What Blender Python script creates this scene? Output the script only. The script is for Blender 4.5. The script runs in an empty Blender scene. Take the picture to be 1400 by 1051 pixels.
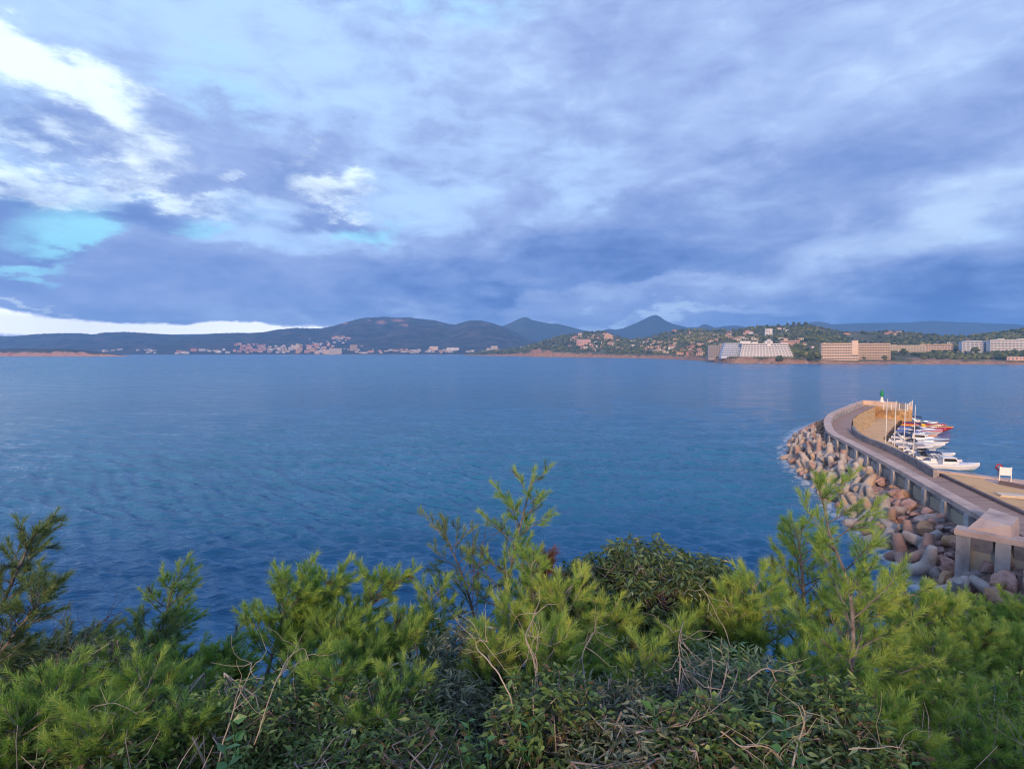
import bpy, bmesh, math, random
import numpy as np
from mathutils import Vector, Matrix, Euler
from mathutils.bvhtree import BVHTree

# ------------------------------------------------------------------ camera, world, sun
S = bpy.context.scene
COL = S.collection
R = math.radians
H = 18.0
F = 750.0
PITCH = math.atan(45.5 / F)
cam = bpy.data.objects.new("camera", bpy.data.cameras.new("camera"))
COL.objects.link(cam)
cam.location = (0, 0, H)
cam.rotation_euler = (math.pi / 2 - PITCH, 0, 0)
cam.data.sensor_width = 36.0
cam.data.lens = F / 1400 * 36
cam.data.clip_start = 0.1
cam.data.clip_end = 60000
S.camera = cam
S.view_settings.view_transform = 'Standard'
S.view_settings.look = 'None'
S.view_settings.exposure = 0.45
S.view_settings.gamma = 1
S.cycles.use_denoising = True
S.cycles.filter_width = 1.15
S.cycles.max_bounces = 8
S.cycles.diffuse_bounces = 3
S.cycles.glossy_bounces = 3
S.cycles.transmission_bounces = 4
S.cycles.transparent_max_bounces = 8
S.cycles.volume_bounces = 1
S.cycles.sample_clamp_indirect = 6
CP, SP = math.cos(PITCH), math.sin(PITCH)


def at(px, py, Y=None, z=None):
    """the world point seen at a photo pixel, at depth Y or on the level z"""
    u = (px - 700) / F
    v = (525.5 - py) / F
    dy = CP + v * SP
    dz = -SP + v * CP
    k = Y / dy if Y is not None else (z - H) / dz
    return np.array((u * k, dy * k, H + dz * k))


def azel(px, py):
    p = at(px, py, Y=1.0) - np.array((0, 0, H))
    return math.atan2(p[0], p[1]), math.atan2(p[2], math.hypot(p[0], p[1]))


class NT:
    """small node-tree helper"""
    def __init__(s, tree):
        s.t = tree
        for n in list(tree.nodes):
            tree.nodes.remove(n)

    def n(s, kind, ins=None, **props):
        nd = s.t.nodes.new(kind)
        for k, v in props.items():
            setattr(nd, k, v)
        for k, v in (ins or {}).items():
            sock = nd.inputs[k]
            if isinstance(v, bpy.types.NodeSocket):
                s.t.links.new(v, sock)
            else:
                sock.default_value = v
        return nd

    def m(s, op, a, b=0.0, c=None, clamp=False):
        ins = {0: a, 1: b}
        if c is not None:
            ins[2] = c
        return s.n('ShaderNodeMath', ins, operation=op, use_clamp=clamp).outputs[0]

    def mix(s, fac, a, b, blend='MIX'):
        nd = s.n('ShaderNodeMix', {0: fac, 6: a, 7: b}, data_type='RGBA', blend_type=blend)
        return nd.outputs[2]

    def ramp(s, fac, stops, interp='LINEAR'):
        nd = s.n('ShaderNodeValToRGB', {0: fac})
        nd.color_ramp.interpolation = interp
        el = nd.color_ramp.elements
        while len(el) < len(stops):
            el.new(0.5)
        for e, (p, c) in zip(el, stops):
            e.position = p
            e.color = (*c, 1) if len(c) == 3 else c
        return nd.outputs[0]

    def noise(s, vec, scale, detail=4, rough=0.55, out=0, dim='3D', dist=0.0):
        return s.n('ShaderNodeTexNoise', {'Vector': vec, 'Scale': scale, 'Detail': detail, 'Roughness': rough, 'Distortion': dist},
                   noise_dimensions=dim).outputs[out]


def srgb(r, g, b):
    f = lambda c: (c / 255 / 12.92) if c / 255 <= 0.04045 else ((c / 255 + 0.055) / 1.055) ** 2.4
    return (f(r), f(g), f(b))


SUN_AZ, SUN_EL = R(-163), R(15.5)      # azimuth from +Y, clockwise
W = bpy.data.worlds.new("World")
S.world = W
W.use_nodes = True
w = NT(W.node_tree)
tc = w.n('ShaderNodeTexCoord').outputs['Generated']
sep = w.n('ShaderNodeSeparateXYZ', {0: tc})
az = w.m('ARCTAN2', sep.outputs[0], sep.outputs[1])
el = w.m('ARCSINE', sep.outputs[2])
ae = w.n('ShaderNodeCombineXYZ', {0: az, 1: el, 2: 0.0}).outputs[0]
zz = w.m('ADD', w.m('MAXIMUM', sep.outputs[2], 0.0), 0.10)
plane = w.n('ShaderNodeCombineXYZ', {0: w.m('DIVIDE', sep.outputs[0], zz), 1: w.m('DIVIDE', sep.outputs[1], zz), 2: 0.0}).outputs[0]
# two noise fields: cloud puffs in the flat cloud layer, and a softer one for large forms
warp = w.noise(w.n('ShaderNodeMapping', {'Vector': ae, 'Scale': (1, 2.2, 1)}).outputs[0], 4.5, 9, 0.62, out=1)
warpv = w.n('ShaderNodeVectorMath', {0: warp, 1: (0.5, 0.5, 0.5)}, operation='SUBTRACT').outputs[0]
stretch = w.n('ShaderNodeMapping', {'Vector': plane, 'Rotation': (0, 0, R(-28)), 'Scale': (0.55, 1.25, 1)}).outputs[0]
n1 = w.noise(stretch, 0.95, 9, 0.56, dist=0.35)
n2 = w.noise(w.n('ShaderNodeMapping', {'Vector': ae, 'Scale': (3.2, 7.5, 1), 'Rotation': (0, 0, R(9))}).outputs[0], 1.5, 8, 0.55, dist=0.5)
n3 = w.noise(w.n('ShaderNodeMapping', {'Vector': ae, 'Scale': (6, 15, 1), 'Rotation': (0, 0, R(7))}).outputs[0], 2.0, 7, 0.6, dist=0.4)


def blob_sum(blobs, warp_amt):
    wv = w.n('ShaderNodeVectorMath', {0: warpv, 'Scale': warp_amt}, operation='SCALE').outputs[0]
    coord = w.n('ShaderNodeVectorMath', {0: ae, 1: wv}, operation='ADD').outputs[0]
    tot = None
    for px, py, rx, ry, rot, amt in blobs:
        a, e = azel(px, py)
        mp = w.n('ShaderNodeMapping', {'Vector': coord, 'Location': (a, e, 0), 'Rotation': (0, 0, R(rot)), 'Scale': (rx / F, ry / F, 1)},
                 vector_type='TEXTURE').outputs[0]
        ln = w.n('ShaderNodeVectorMath', {0: mp}, operation='LENGTH').outputs[1]
        g = w.n('ShaderNodeMapRange', {'Value': ln, 1: 1.35, 2: 0.1, 3: 0.0, 4: amt}, interpolation_type='SMOOTHERSTEP').outputs[0]
        tot = g if tot is None else w.m('ADD', tot, g)
    return tot


TONE = [(760, 375, 330, 60, 5, -.32), (1330, 425, 300, 62, 4, -.52), (240, 372, 420, 30, 0, -.16), (600, 415, 340, 24, 0, -.22),
        (215, 300, 110, 30, 3, -.30), (345, 215, 150, 60, -10, -.12), (120, 205, 110, 42, 0, -.12), (20, 270, 90, 28, 0, -.26),
        (40, 325, 80, 22, 0, -.26), (470, 300, 90, 20, 0, -.2), (1000, 265, 380, 60, 8, -.20), (1000, 350, 300, 30, 8, -.10), (950, 60, 500, 110, 0, .12),
        (560, 90, 300, 90, 0, .16), (1300, 300, 190, 32, 14, .30), (830, 250, 80, 45, 0, .12), (870, 402, 190, 16, 6, .30), (900, 434, 190, 11, 3, .42),
        (740, 425, 160, 14, 0, .10), (100, 60, 260, 90, -10, .22), (1180, 120, 300, 80, 10, .06), (640, 280, 120, 60, 0, .1), (1250, 40, 220, 60, 0, .08)]
WHITE = [(110, 128, 140, 36, -22, .72), (40, 95, 120, 60, -15, .6), (455, 248, 78, 34, 0, .85), (40, 230, 100, 30, -5, .75), (215, 240, 60, 20, -10, .6),
         (300, 205, 18, 16, 0, .5), (418, 190, 34, 12, 0, .5), (375, 188, 24, 14, 0, .4), (30, 398, 60, 8, 0, .6), (300, 265, 120, 20, -6, .4),
         (1310, 296, 120, 22, 16, .22), (950, 425, 90, 9, 3, .12), ]
GLOW = [(20, 441, 420, 15, -2, 1.5), (190, 448, 330, 12, -2, .9), (420, 452, 220, 12, 0, .5)]
HOLE = [(105, 290, 80, 36, -10, .85), (60, 315, 70, 24, 0, .3), (290, 118, 150, 44, 0, .62), (500, 315, 66, 26, 12, .95), (300, 312, 38, 26, 0, .9),
        (30, 356, 66, 13, 3, 1.1), (640, 10, 170, 34, 4, .55), (170, 255, 70, 22, 0, .5), (140, 330, 50, 18, 0, .8), (350, 20, 300, 60, 0, .28)]
bg_ = blob_sum(GLOW, 0.06)
bv = blob_sum([(120, 60, 560, 230, 0, .85), (120, 270, 420, 110, 0, .55), (560, 30, 360, 80, 0, .12), (560, 270, 110, 50, 0, .4), (820, 245, 100, 45, 0, .35), (215, 300, 120, 36, 3, -.9), (350, 225, 200, 62, -8, -.95), (480, 190, 180, 50, 0, -.3),
               (130, 205, 130, 44, 0, -.95), (20, 268, 100, 30, 0, -.9), (40, 328, 90, 22, 0, -.8), (240, 375, 460, 36, 0, -.9), (470, 300, 90, 18, 0, -.4), (60, 30, 120, 30, -20, -.3)], 0.20)
bt = blob_sum(TONE, 0.22)
bw = blob_sum(WHITE, 0.30)
bh = blob_sum(HOLE, 0.24)
c1 = w.m('MULTIPLY', w.m('SUBTRACT', n1, 0.5), 0.50)
c2 = w.m('MULTIPLY', w.m('SUBTRACT', n2, 0.5), 0.75)
c3 = w.m('MULTIPLY', w.m('SUBTRACT', n3, 0.5), 0.60)
detail = w.m('ADD', w.m('ADD', c1, c2), c3)
tone = w.m('ADD', w.m('ADD', bt, 0.62), detail, clamp=True)
cloud = w.ramp(tone, [(0.0, srgb(76, 106, 166)), (0.25, srgb(106, 133, 188)), (0.55, srgb(136, 157, 204)), (0.78, srgb(154, 176, 218)), (1.0, srgb(176, 199, 230))])
sky = w.n('ShaderNodeTexSky', sky_type='NISHITA', sun_disc=False, sun_elevation=SUN_EL, sun_rotation=SUN_AZ, air_density=1.0, dust_density=1.2, ozone_density=1.5)
skyc = w.n('ShaderNodeVectorMath', {0: sky.outputs[0], 'Scale': 0.10}, operation='SCALE').outputs[0]
clear = w.mix(0.9, skyc, (*srgb(148, 224, 246), 1))
hole = w.n('ShaderNodeMapRange', {'Value': w.m('ADD', bh, w.m('MULTIPLY', detail, 1.2)), 1: 0.25, 2: 1.35}, interpolation_type='SMOOTHSTEP').outputs[0]
veil = w.n('ShaderNodeMapRange', {'Value': w.m('ADD', bv, w.m('MULTIPLY', detail, 2.0)), 1: 0.05, 2: 1.0}, interpolation_type='SMOOTHSTEP').outputs[0]
c = w.mix(w.m('MULTIPLY', veil, .9), cloud, (*srgb(170, 202, 240), 1))
c = w.mix(w.m('MULTIPLY', hole, .8), c, clear)
wh = w.n('ShaderNodeMapRange', {'Value': w.m('MULTIPLY', bw, w.m('ADD', w.m('MULTIPLY', detail, 2.6), 1.0)), 1: 0.14, 2: 1.2}, interpolation_type='SMOOTHSTEP').outputs[0]
c = w.mix(w.m('MULTIPLY', wh, .85), c, (*srgb(236, 252, 255), 1))
gl = w.n('ShaderNodeMapRange', {'Value': w.m('MULTIPLY', bg_, w.m('ADD', w.m('MULTIPLY', detail, 2.0), 1.0)), 1: 0.2, 2: 1.1}, interpolation_type='SMOOTHSTEP').outputs[0]
c = w.mix(gl, c, (1.6, 1.58, 1.5, 1))
bg = w.n('ShaderNodeBackground', {0: c, 1: 1.0})
w.n('ShaderNodeOutputWorld', {0: bg.outputs[0]})
W.cycles.sampling_method = 'MANUAL'
W.cycles.sample_map_resolution = 512

sl = bpy.data.lights.new("sun", 'SUN')
sl.energy = 3.0
sl.angle = R(8)
sl.color = (1.0, 0.68, 0.43)
sun = bpy.data.objects.new("sun", sl)
COL.objects.link(sun)
sd = Vector((math.sin(SUN_AZ) * math.cos(SUN_EL), math.cos(SUN_AZ) * math.cos(SUN_EL), math.sin(SUN_EL)))
sun.rotation_euler = sd.to_track_quat('Z', 'Y').to_euler()
sun.location = (0, 0, 60)


# ------------------------------------------------------------------ mesh helpers
class MB:
    def __init__(s):
        s.v, s.f, s.m, s.t, s.n = [], [], [], [], 0

    def add(s, V, Fs, mi=0, tint=0.5):
        V = np.asarray(V, float).reshape(-1, 3)
        if not isinstance(Fs, list):
            Fs = [Fs]
        for q in Fs:
            q = np.asarray(q, int)
            if q.ndim == 1:
                q = q[None, :]
            s.f.append(q + s.n)
            s.m.append(np.full(len(q), mi))
        s.v.append(V)
        s.t.append(np.broadcast_to(np.asarray(tint, float), (len(V),)))
        s.n += len(V)
        return s

    def box(s, lo, hi, mi=0, rz=0.0, c=(0, 0, 0), tint=0.5):
        (x0, y0, z0), (x1, y1, z1) = lo, hi
        V = np.array([(x0, y0, z0), (x1, y0, z0), (x1, y1, z0), (x0, y1, z0), (x0, y0, z1), (x1, y0, z1), (x1, y1, z1), (x0, y1, z1)], float)
        V = rotz(V, rz) + np.asarray(c)
        s.add(V, np.array([(0, 3, 2, 1), (4, 5, 6, 7), (0, 1, 5, 4), (1, 2, 6, 5), (2, 3, 7, 6), (3, 0, 4, 7)]), mi, tint)
        return s

    def prism(s, pts, z0, z1, mi=0, top=None):
        """a solid from a plan outline"""
        n = len(pts)
        P = np.asarray(pts, float)[:, :2]
        T = P if top is None else np.asarray(top, float)[:, :2]
        V = np.vstack([np.c_[P, np.full(n, z0)], np.c_[T, np.full(n, z1)]])
        area = np.sum(P[:, 0] * np.roll(P[:, 1], -1) - np.roll(P[:, 0], -1) * P[:, 1])
        i = np.arange(n)
        j = (i + 1) % n
        side = np.stack([i, j, j + n, i + n], 1)
        fs = [side if area > 0 else side[:, ::-1]]
        fs.append((i + n) if area > 0 else (i + n)[::-1])
        fs.append(i[::-1] if area > 0 else i)
        s.add(V, fs, mi)
        return s

    def tube(s, pts, rad, seg=6, mi=0, tint=0.5, cap=True):
        P = np.asarray(pts, float)
        n = len(P)
        rad = np.broadcast_to(np.asarray(rad, float), (n,))
        T = np.gradient(P, axis=0)
        T /= np.linalg.norm(T, axis=1)[:, None] + 1e-9
        ref = np.array((0.31, 0.22, 0.92)) if abs(T[0][2]) < 0.9 else np.array((1.0, 0.1, 0))
        A = np.cross(T, ref)
        A /= np.linalg.norm(A, axis=1)[:, None] + 1e-9
        B = np.cross(T, A)
        th = np.linspace(0, 2 * np.pi, seg, endpoint=False)
        V = P[:, None, :] + rad[:, None, None] * (np.cos(th)[None, :, None] * A[:, None, :] + np.sin(th)[None, :, None] * B[:, None, :])
        V = V.reshape(-1, 3)
        i = np.arange(n - 1)[:, None] * seg
        k = np.arange(seg)[None, :]
        k2 = (k + 1) % seg
        q = np.stack([i + k, i + k2, i + seg + k2, i + seg + k], -1).reshape(-1, 4)
        fs = [q[:, ::-1]]
        if cap:
            fs += [np.arange(seg), (np.arange(seg) + (n - 1) * seg)[::-1]]
        s.add(V, fs, mi, tint)
        return s

    def build(s, name, mats, parent=None, smooth=False, loc=None, recentre=False):
        V = np.concatenate(s.v) if s.v else np.zeros((0, 3))
        me = bpy.data.meshes.new(name)
        if recentre:
            c = V.mean(0)
            c[2] = V[:, 2].min()
            V = V - c
            loc = c
        me.vertices.add(len(V))
        me.vertices.foreach_set('co', V.astype(np.float32).ravel())
        sizes = np.concatenate([np.full(len(q), q.shape[1]) for q in s.f])
        loops = np.concatenate([q.ravel() for q in s.f])
        me.loops.add(len(loops))
        me.polygons.add(len(sizes))
        me.loops.foreach_set('vertex_index', loops.astype(np.int32))
        st = np.concatenate([[0], np.cumsum(sizes)[:-1]])
        me.polygons.foreach_set('loop_start', st.astype(np.int32))
        me.polygons.foreach_set('loop_total', sizes.astype(np.int32))
        me.polygons.foreach_set('material_index', np.concatenate(s.m).astype(np.int32))
        if smooth:
            me.polygons.foreach_set('use_smooth', np.ones(len(sizes), bool))
        else:
            me.polygons.foreach_set('use_smooth', np.zeros(len(sizes), bool))
        T = np.concatenate(s.t)
        if len(T) and (T.max() != T.min()):
            a = me.attributes.new('tint', 'FLOAT', 'POINT')
            a.data.foreach_set('value', T.astype(np.float32))
        me.update(calc_edges=True)
        me.validate()
        for m_ in (mats if isinstance(mats, (list, tuple)) else [mats]):
            me.materials.append(m_)
        o = bpy.data.objects.new(name, me)
        COL.objects.link(o)
        if loc is not None:
            o.location = loc
        if parent is not None:
            o.parent = parent
        return o


def rotz(V, a):
    if not a:
        return V
    c_, s_ = math.cos(a), math.sin(a)
    return np.asarray(V) @ np.array([(c_, s_, 0), (-s_, c_, 0), (0, 0, 1)])


def tag(o, label=None, cat=None, group=None, kind=None):
    if label:
        o['label'] = label
    if cat:
        o['category'] = cat
    if group:
        o['group'] = group
    if kind:
        o['kind'] = kind
    return o


def empty(name, loc, label, cat, group=None, rz=0.0):
    o = bpy.data.objects.new(name, None)
    o.empty_display_size = 0.3
    COL.objects.link(o)
    o.location = loc
    o.rotation_euler = (0, 0, rz)
    return tag(o, label, cat, group)


def copy_tree(o, parent=None):
    c_ = o.copy()
    COL.objects.link(c_)
    if parent is not None:
        c_.parent = parent
    for ch in list(o.children):
        copy_tree(ch, c_)
    return c_


ONES = "first second third fourth fifth sixth seventh eighth ninth tenth eleventh twelfth thirteenth fourteenth fifteenth sixteenth seventeenth eighteenth nineteenth".split()
TENS = {2: 'twent', 3: 'thirt', 4: 'fort', 5: 'fift', 6: 'sixt', 7: 'sevent', 8: 'eight', 9: 'ninet'}


def ordinal(n):
    if n < 20:
        return ONES[n - 1]
    t, u = divmod(n, 10)
    if t >= 10:
        return 'hundred-and-' + (ordinal(n - 100) if n > 100 else 'first')
    return TENS[t] + 'ieth' if u == 0 else TENS[t] + 'y-' + ONES[u - 1]


_ico = {}


def ico(sub):
    if sub not in _ico:
        bm = bmesh.new()
        bmesh.ops.create_icosphere(bm, subdivisions=sub, radius=1.0)
        V = np.array([v.co[:] for v in bm.verts])
        Fc = np.array([[v.index for v in f.verts] for f in bm.faces])
        bm.free()
        _ico[sub] = (V, Fc)
    return _ico[sub]


def snoise(P, seed=0, octaves=4, base=1.0, gain=0.5):
    """cheap smooth noise: a sum of rotated sines, about -1..1"""
    rg = np.random.RandomState(seed)
    P = np.asarray(P, float)
    out = np.zeros(P.shape[:-1])
    amp, fr, tot = 1.0, base, 0.0
    for _ in range(octaves):
        for _k in range(4):
            d = rg.normal(size=P.shape[-1])
            d /= np.linalg.norm(d)
            out += amp * 0.4 * np.sin(P @ d * fr * rg.uniform(0.7, 1.5) + rg.uniform(0, 6.28) + 1.3 * np.sin(P @ np.roll(d, 1) * fr * 0.6))
        tot += amp
        amp *= gain
        fr *= 2.07
    return out / tot


# ------------------------------------------------------------------ materials
def mat(name, stops, scale=1.0, rough=0.8, bump=0.0, bscale=None, detail=6, coord='Object', attr=None, metallic=0.0, spec=0.4, stretch=(1, 1, 1), mask=None, ndist=0.0):
    """noise driven colour; mask = (attribute, colour stops) swaps in another colour where the attribute is high"""
    m_ = bpy.data.materials.new(name)
    m_.use_nodes = True
    t = NT(m_.node_tree)
    if coord == 'World':
        vec = t.n('ShaderNodeNewGeometry').outputs['Position']
    else:
        vec = t.n('ShaderNodeTexCoord').outputs['Object']
        rnd = t.n('ShaderNodeObjectInfo').outputs['Random']
        off = t.n('ShaderNodeCombineXYZ', {0: t.m('MULTIPLY', rnd, 37.0), 1: t.m('MULTIPLY', rnd, 91.0), 2: 0.0}).outputs[0]
        vec = t.n('ShaderNodeVectorMath', {0: vec, 1: off}, operation='ADD').outputs[0]
    if stretch != (1, 1, 1):
        vec = t.n('ShaderNodeMapping', {'Vector': vec, 'Scale': stretch}).outputs[0]
    nz = t.noise(vec, scale, detail, 0.6, dist=ndist)
    fac = t.n('ShaderNodeMapRange', {'Value': nz, 1: 0.3, 2: 0.7}).outputs[0]
    if attr:
        at_ = t.n('ShaderNodeAttribute', attribute_name=attr).outputs['Fac']
        fac = t.m('ADD', t.m('MULTIPLY', fac, 0.35), t.m('MULTIPLY', at_, 0.8), clamp=True)
    cst = stops if isinstance(stops[0], tuple) and isinstance(stops[0][0], (int, float)) and len(stops[0]) == 2 else \
        [(i / (len(stops) - 1), c_) for i, c_ in enumerate(stops)]
    colr = t.ramp(fac, cst)
    if mask:
        at2 = t.n('ShaderNodeAttribute', attribute_name=mask[0]).outputs['Fac']
        k = t.m('ADD', at2, t.m('MULTIPLY', t.m('SUBTRACT', t.noise(vec, scale * 2.3, 6, 0.65), 0.5), 1.3))
        k = t.n('ShaderNodeMapRange', {'Value': k, 1: 0.42, 2: 0.58}).outputs[0]
        n2_ = t.n('ShaderNodeMapRange', {'Value': t.noise(vec, scale * 3, 6, 0.6), 1: 0.3, 2: 0.7}).outputs[0]
        c2_ = t.ramp(n2_, [(i / (len(mask[1]) - 1), c_) for i, c_ in enumerate(mask[1])])
        colr = t.mix(k, colr, c2_)
    ins = {'Base Color': colr, 'Roughness': rough, 'Metallic': metallic, 'Specular IOR Level': spec}
    if bump:
        bn = t.noise(vec, bscale or scale * 4, 6, 0.65)
        ins['Normal'] = t.n('ShaderNodeBump', {'Height': bn, 'Strength': 1.0, 'Distance': bump}).outputs[0]
    p = t.n('ShaderNodeBsdfPrincipled', ins)
    t.n('ShaderNodeOutputMaterial', {0: p.outputs[0]})
    return m_


def leafmat(name, stops, trans=0.35, gloss=0.3, rough=0.5):
    m_ = bpy.data.materials.new(name)
    m_.use_nodes = True
    t = NT(m_.node_tree)
    a = t.n('ShaderNodeAttribute', attribute_name='tint').outputs['Fac']
    colr = t.ramp(a, [(i / (len(stops) - 1), c_) for i, c_ in enumerate(stops)])
    p = t.n('ShaderNodeBsdfPrincipled', {'Base Color': colr, 'Roughness': rough, 'Specular IOR Level': gloss})
    tr = t.n('ShaderNodeBsdfTranslucent', {'Color': t.mix(1.0, colr, (1.25, 1.25, 0.7, 1), 'MULTIPLY')})
    mx = t.n('ShaderNodeMixShader', {0: trans, 1: p.outputs[0], 2: tr.outputs[0]})
    t.n('ShaderNodeOutputMaterial', {0: mx.outputs[0]})
    return m_


M = {}
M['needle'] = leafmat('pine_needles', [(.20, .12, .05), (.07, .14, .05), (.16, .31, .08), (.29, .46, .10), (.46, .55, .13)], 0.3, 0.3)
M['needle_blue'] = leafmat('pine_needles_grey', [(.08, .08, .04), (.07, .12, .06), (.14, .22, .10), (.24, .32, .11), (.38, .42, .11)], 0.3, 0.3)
M['needle_dead'] = leafmat('dead_needles', [(.16, .05, .03), (.28, .10, .05), (.34, .16, .08)], 0.1, 0.2)
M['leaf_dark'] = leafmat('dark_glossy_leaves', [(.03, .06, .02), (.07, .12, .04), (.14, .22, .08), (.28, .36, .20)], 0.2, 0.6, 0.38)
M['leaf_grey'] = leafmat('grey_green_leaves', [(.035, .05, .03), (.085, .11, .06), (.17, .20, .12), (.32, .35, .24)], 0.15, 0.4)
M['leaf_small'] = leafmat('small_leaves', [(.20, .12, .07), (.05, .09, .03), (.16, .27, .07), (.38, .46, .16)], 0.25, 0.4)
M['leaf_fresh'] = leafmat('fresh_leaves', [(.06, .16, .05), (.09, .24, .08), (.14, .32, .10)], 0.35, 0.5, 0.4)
M['grass'] = leafmat('grass_blades', [(.16, .13, .06), (.12, .16, .05), (.10, .19, .06)], 0.3, 0.3)
M['bark'] = mat('pine_bark', [(.10, .085, .08), (.20, .17, .16), (.30, .27, .26)], 12, 0.9, 0.01, 40)
M['twig'] = mat('dry_twigs', [(.20, .16, .14), (.46, .40, .36)], 10, 0.9)
M['vine'] = mat('dry_vine', [(.34, .27, .19), (.50, .42, .32)], 8, 0.85)
M['twig_dark'] = mat('dark_twigs', [(.05, .035, .04), (.12, .09, .10)], 10, 0.9)
M['soil'] = mat('hillside_soil', [(.05, .035, .02), (.12, .085, .05), (.06, .07, .03)], 1.6, 0.95, 0.05, 9, coord='World')
M['conc'] = mat('weathered_concrete', [(.20, .19, .19), (.42, .40, .38), (.54, .50, .46)], 0.6, 0.85, 0.02, 14)
M['conc_cap'] = mat('parapet_concrete', [(.36, .27, .23), (.60, .44, .36), (.68, .52, .43)], 0.45, 0.85, 0.015, 16, detail=9)
M['conc_dark'] = mat('stained_concrete', [(.16, .15, .16), (.27, .25, .25), (.36, .33, .31)], 0.8, 0.9, 0.02, 12)
M['panel'] = mat('ochre_render', [(.34, .30, .22), (.44, .38, .28)], 0.6, 0.9, 0.01, 10)
M['tetra'] = [mat('tetrapod_concrete_grey', [(.22, .19, .18), (.42, .37, .33), (.52, .47, .42)], 1.1, 0.9, 0.03, 9),
              mat('tetrapod_concrete_tan', [(.22, .16, .12), (.46, .35, .26), (.54, .43, .33)], 1.1, 0.9, 0.03, 9),
              mat('tetrapod_concrete_rust', [(.24, .14, .10), (.38, .24, .19), (.44, .30, .24)], 1.1, 0.9, 0.03, 9)]
M['rock'] = [mat('rock_pink', [(.20, .11, .085), (.46, .27, .21), (.56, .37, .30)], 1.5, 0.9, 0.05, 6),
             mat('rock_grey', [(.13, .11, .11), (.32, .27, .26), (.44, .38, .36)], 1.5, 0.9, 0.05, 6),
             mat('rock_orange', [(.26, .14, .08), (.46, .27, .15), (.52, .35, .22)], 1.5, 0.9, 0.05, 6),
             mat('rock_purple', [(.17, .10, .09), (.38, .24, .21), (.48, .33, .29)], 1.5, 0.9, 0.05, 6)]
M['rubble'] = mat('wet_rubble', [(.07, .05, .05), (.26, .18, .15), (.40, .29, .24)], 1.6, 0.9, 0.35, 1.8, coord='World')
M['quay'] = mat('quay_sandstone', [(.58, .34, .16), (.78, .48, .23), (.64, .40, .20)], 0.35, 0.9, 0.01, 6, coord='World')
M['revet'] = mat('revetment_stone', [(.30, .16, .07), (.60, .38, .16), (.70, .48, .24)], 1.2, 0.9, 0.15, 2.2, coord='World')
M['pinkpave'] = mat('pink_paving', [(.46, .33, .28), (.54, .40, .35)], 0.5, 0.85, coord='World')
M['kerb'] = mat('dark_kerb', [(.12, .09, .09), (.20, .16, .16)], 1.0, 0.85, coord='World')


def road_material():
    m_ = bpy.data.materials.new('breakwater_paving')
    m_.use_nodes = True
    t = NT(m_.node_tree)
    p = t.n('ShaderNodeNewGeometry').outputs['Position']
    mp = t.n('ShaderNodeMapping', {'Vector': p, 'Rotation': (0, 0, R(-18)), 'Scale': (0.12, 1.6, 1)}).outputs[0]
    a = t.n('ShaderNodeMapRange', {'Value': t.noise(mp, 1.0, 4, 0.6), 1: 0.3, 2: 0.7}).outputs[0]
    b = t.n('ShaderNodeMapRange', {'Value': t.noise(p, 0.25, 5, 0.6), 1: 0.3, 2: 0.7}).outputs[0]
    c_ = t.ramp(a, [(0, (.28, .18, .15)), (.6, (.42, .28, .22)), (1, (.52, .36, .28))])
    c_ = t.mix(t.m('MULTIPLY', b, 0.6), c_, (.33, .22, .16, 1))
    pr = t.n('ShaderNodeBsdfPrincipled', {'Base Color': c_, 'Roughness': 0.85})
    t.n('ShaderNodeOutputMaterial', {0: pr.outputs[0]})
    return m_


M['road'] = road_material()


def plain(name, c_, rough=0.5, metallic=0.0, spec=0.5, var=0.10):
    lo = tuple(x * (1 - var) for x in c_)
    hi = tuple(min(1, x * (1 + var)) for x in c_)
    return mat(name, [lo, hi], 2.0, rough, spec=spec, metallic=metallic)


M['white'] = plain('white_gelcoat', (.78, .78, .77), 0.35, var=.04)
M['cream'] = plain('cream_gelcoat', (.66, .58, .46), 0.4)
M['red'] = plain('red_hull_paint', (.42, .025, .05), 0.4)
M['yellow'] = plain('yellow_vinyl', (.75, .52, .03), 0.5)
M['navy'] = plain('navy_canvas', (.03, .05, .13), 0.8)
M['blue'] = plain('blue_boat_cover', (.10, .16, .38), 0.7)
M['orange'] = plain('orange_stripe_paint', (.62, .20, .05), 0.45)
M['grey'] = plain('grey_vinyl', (.28, .28, .30), 0.6)
M['black'] = plain('black_plastic', (.025, .025, .03), 0.4)
M['teak'] = plain('teak_sole', (.30, .19, .11), 0.7)
M['smoke'] = plain('smoked_acrylic', (.03, .035, .045), 0.1, spec=0.8)
M['metal'] = plain('brushed_steel', (.55, .56, .58), 0.3, 0.9)
M['polewhite'] = plain('white_painted_pole', (.80, .76, .70), 0.5, var=.04)
M['green'] = plain('green_beacon_paint', (.02, .28, .14), 0.45)
M['fence'] = plain('galvanised_fence', (.42, .40, .40), 0.5)

# buildings
BC = {'white': (.66, .63, .60), 'cream': (.60, .50, .36), 'pink': (.60, .36, .28), 'terracotta': (.54, .27, .17), 'orange': (.60, .37, .20), 'grey': (.36, .32, .31), 'tan': (.52, .38, .25), 'peach': (.66, .49, .35)}
for k_, v_ in BC.items():
    M['b_' + k_] = mat('wall_' + k_, [tuple(x * 1.0 for x in v_), tuple(min(.85, x * 1.18) for x in v_)], 0.15, 0.9)
M['rooftile'] = mat('roof_tiles', [(.26, .11, .07), (.40, .19, .12)], 0.5, 0.9)
M['rooffl'] = mat('flat_roof', [(.34, .32, .30), (.44, .42, .40)], 0.3, 0.9)
M['win'] = plain('window_glass', (.10, .11, .13), 0.15, spec=0.7)
M['white_blue_shade'] = mat('wall_blue_white', [(.50, .55, .66), (.60, .65, .74)], 0.2, 0.85)  # white hotel walls with bluish shade put into their colour


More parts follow.
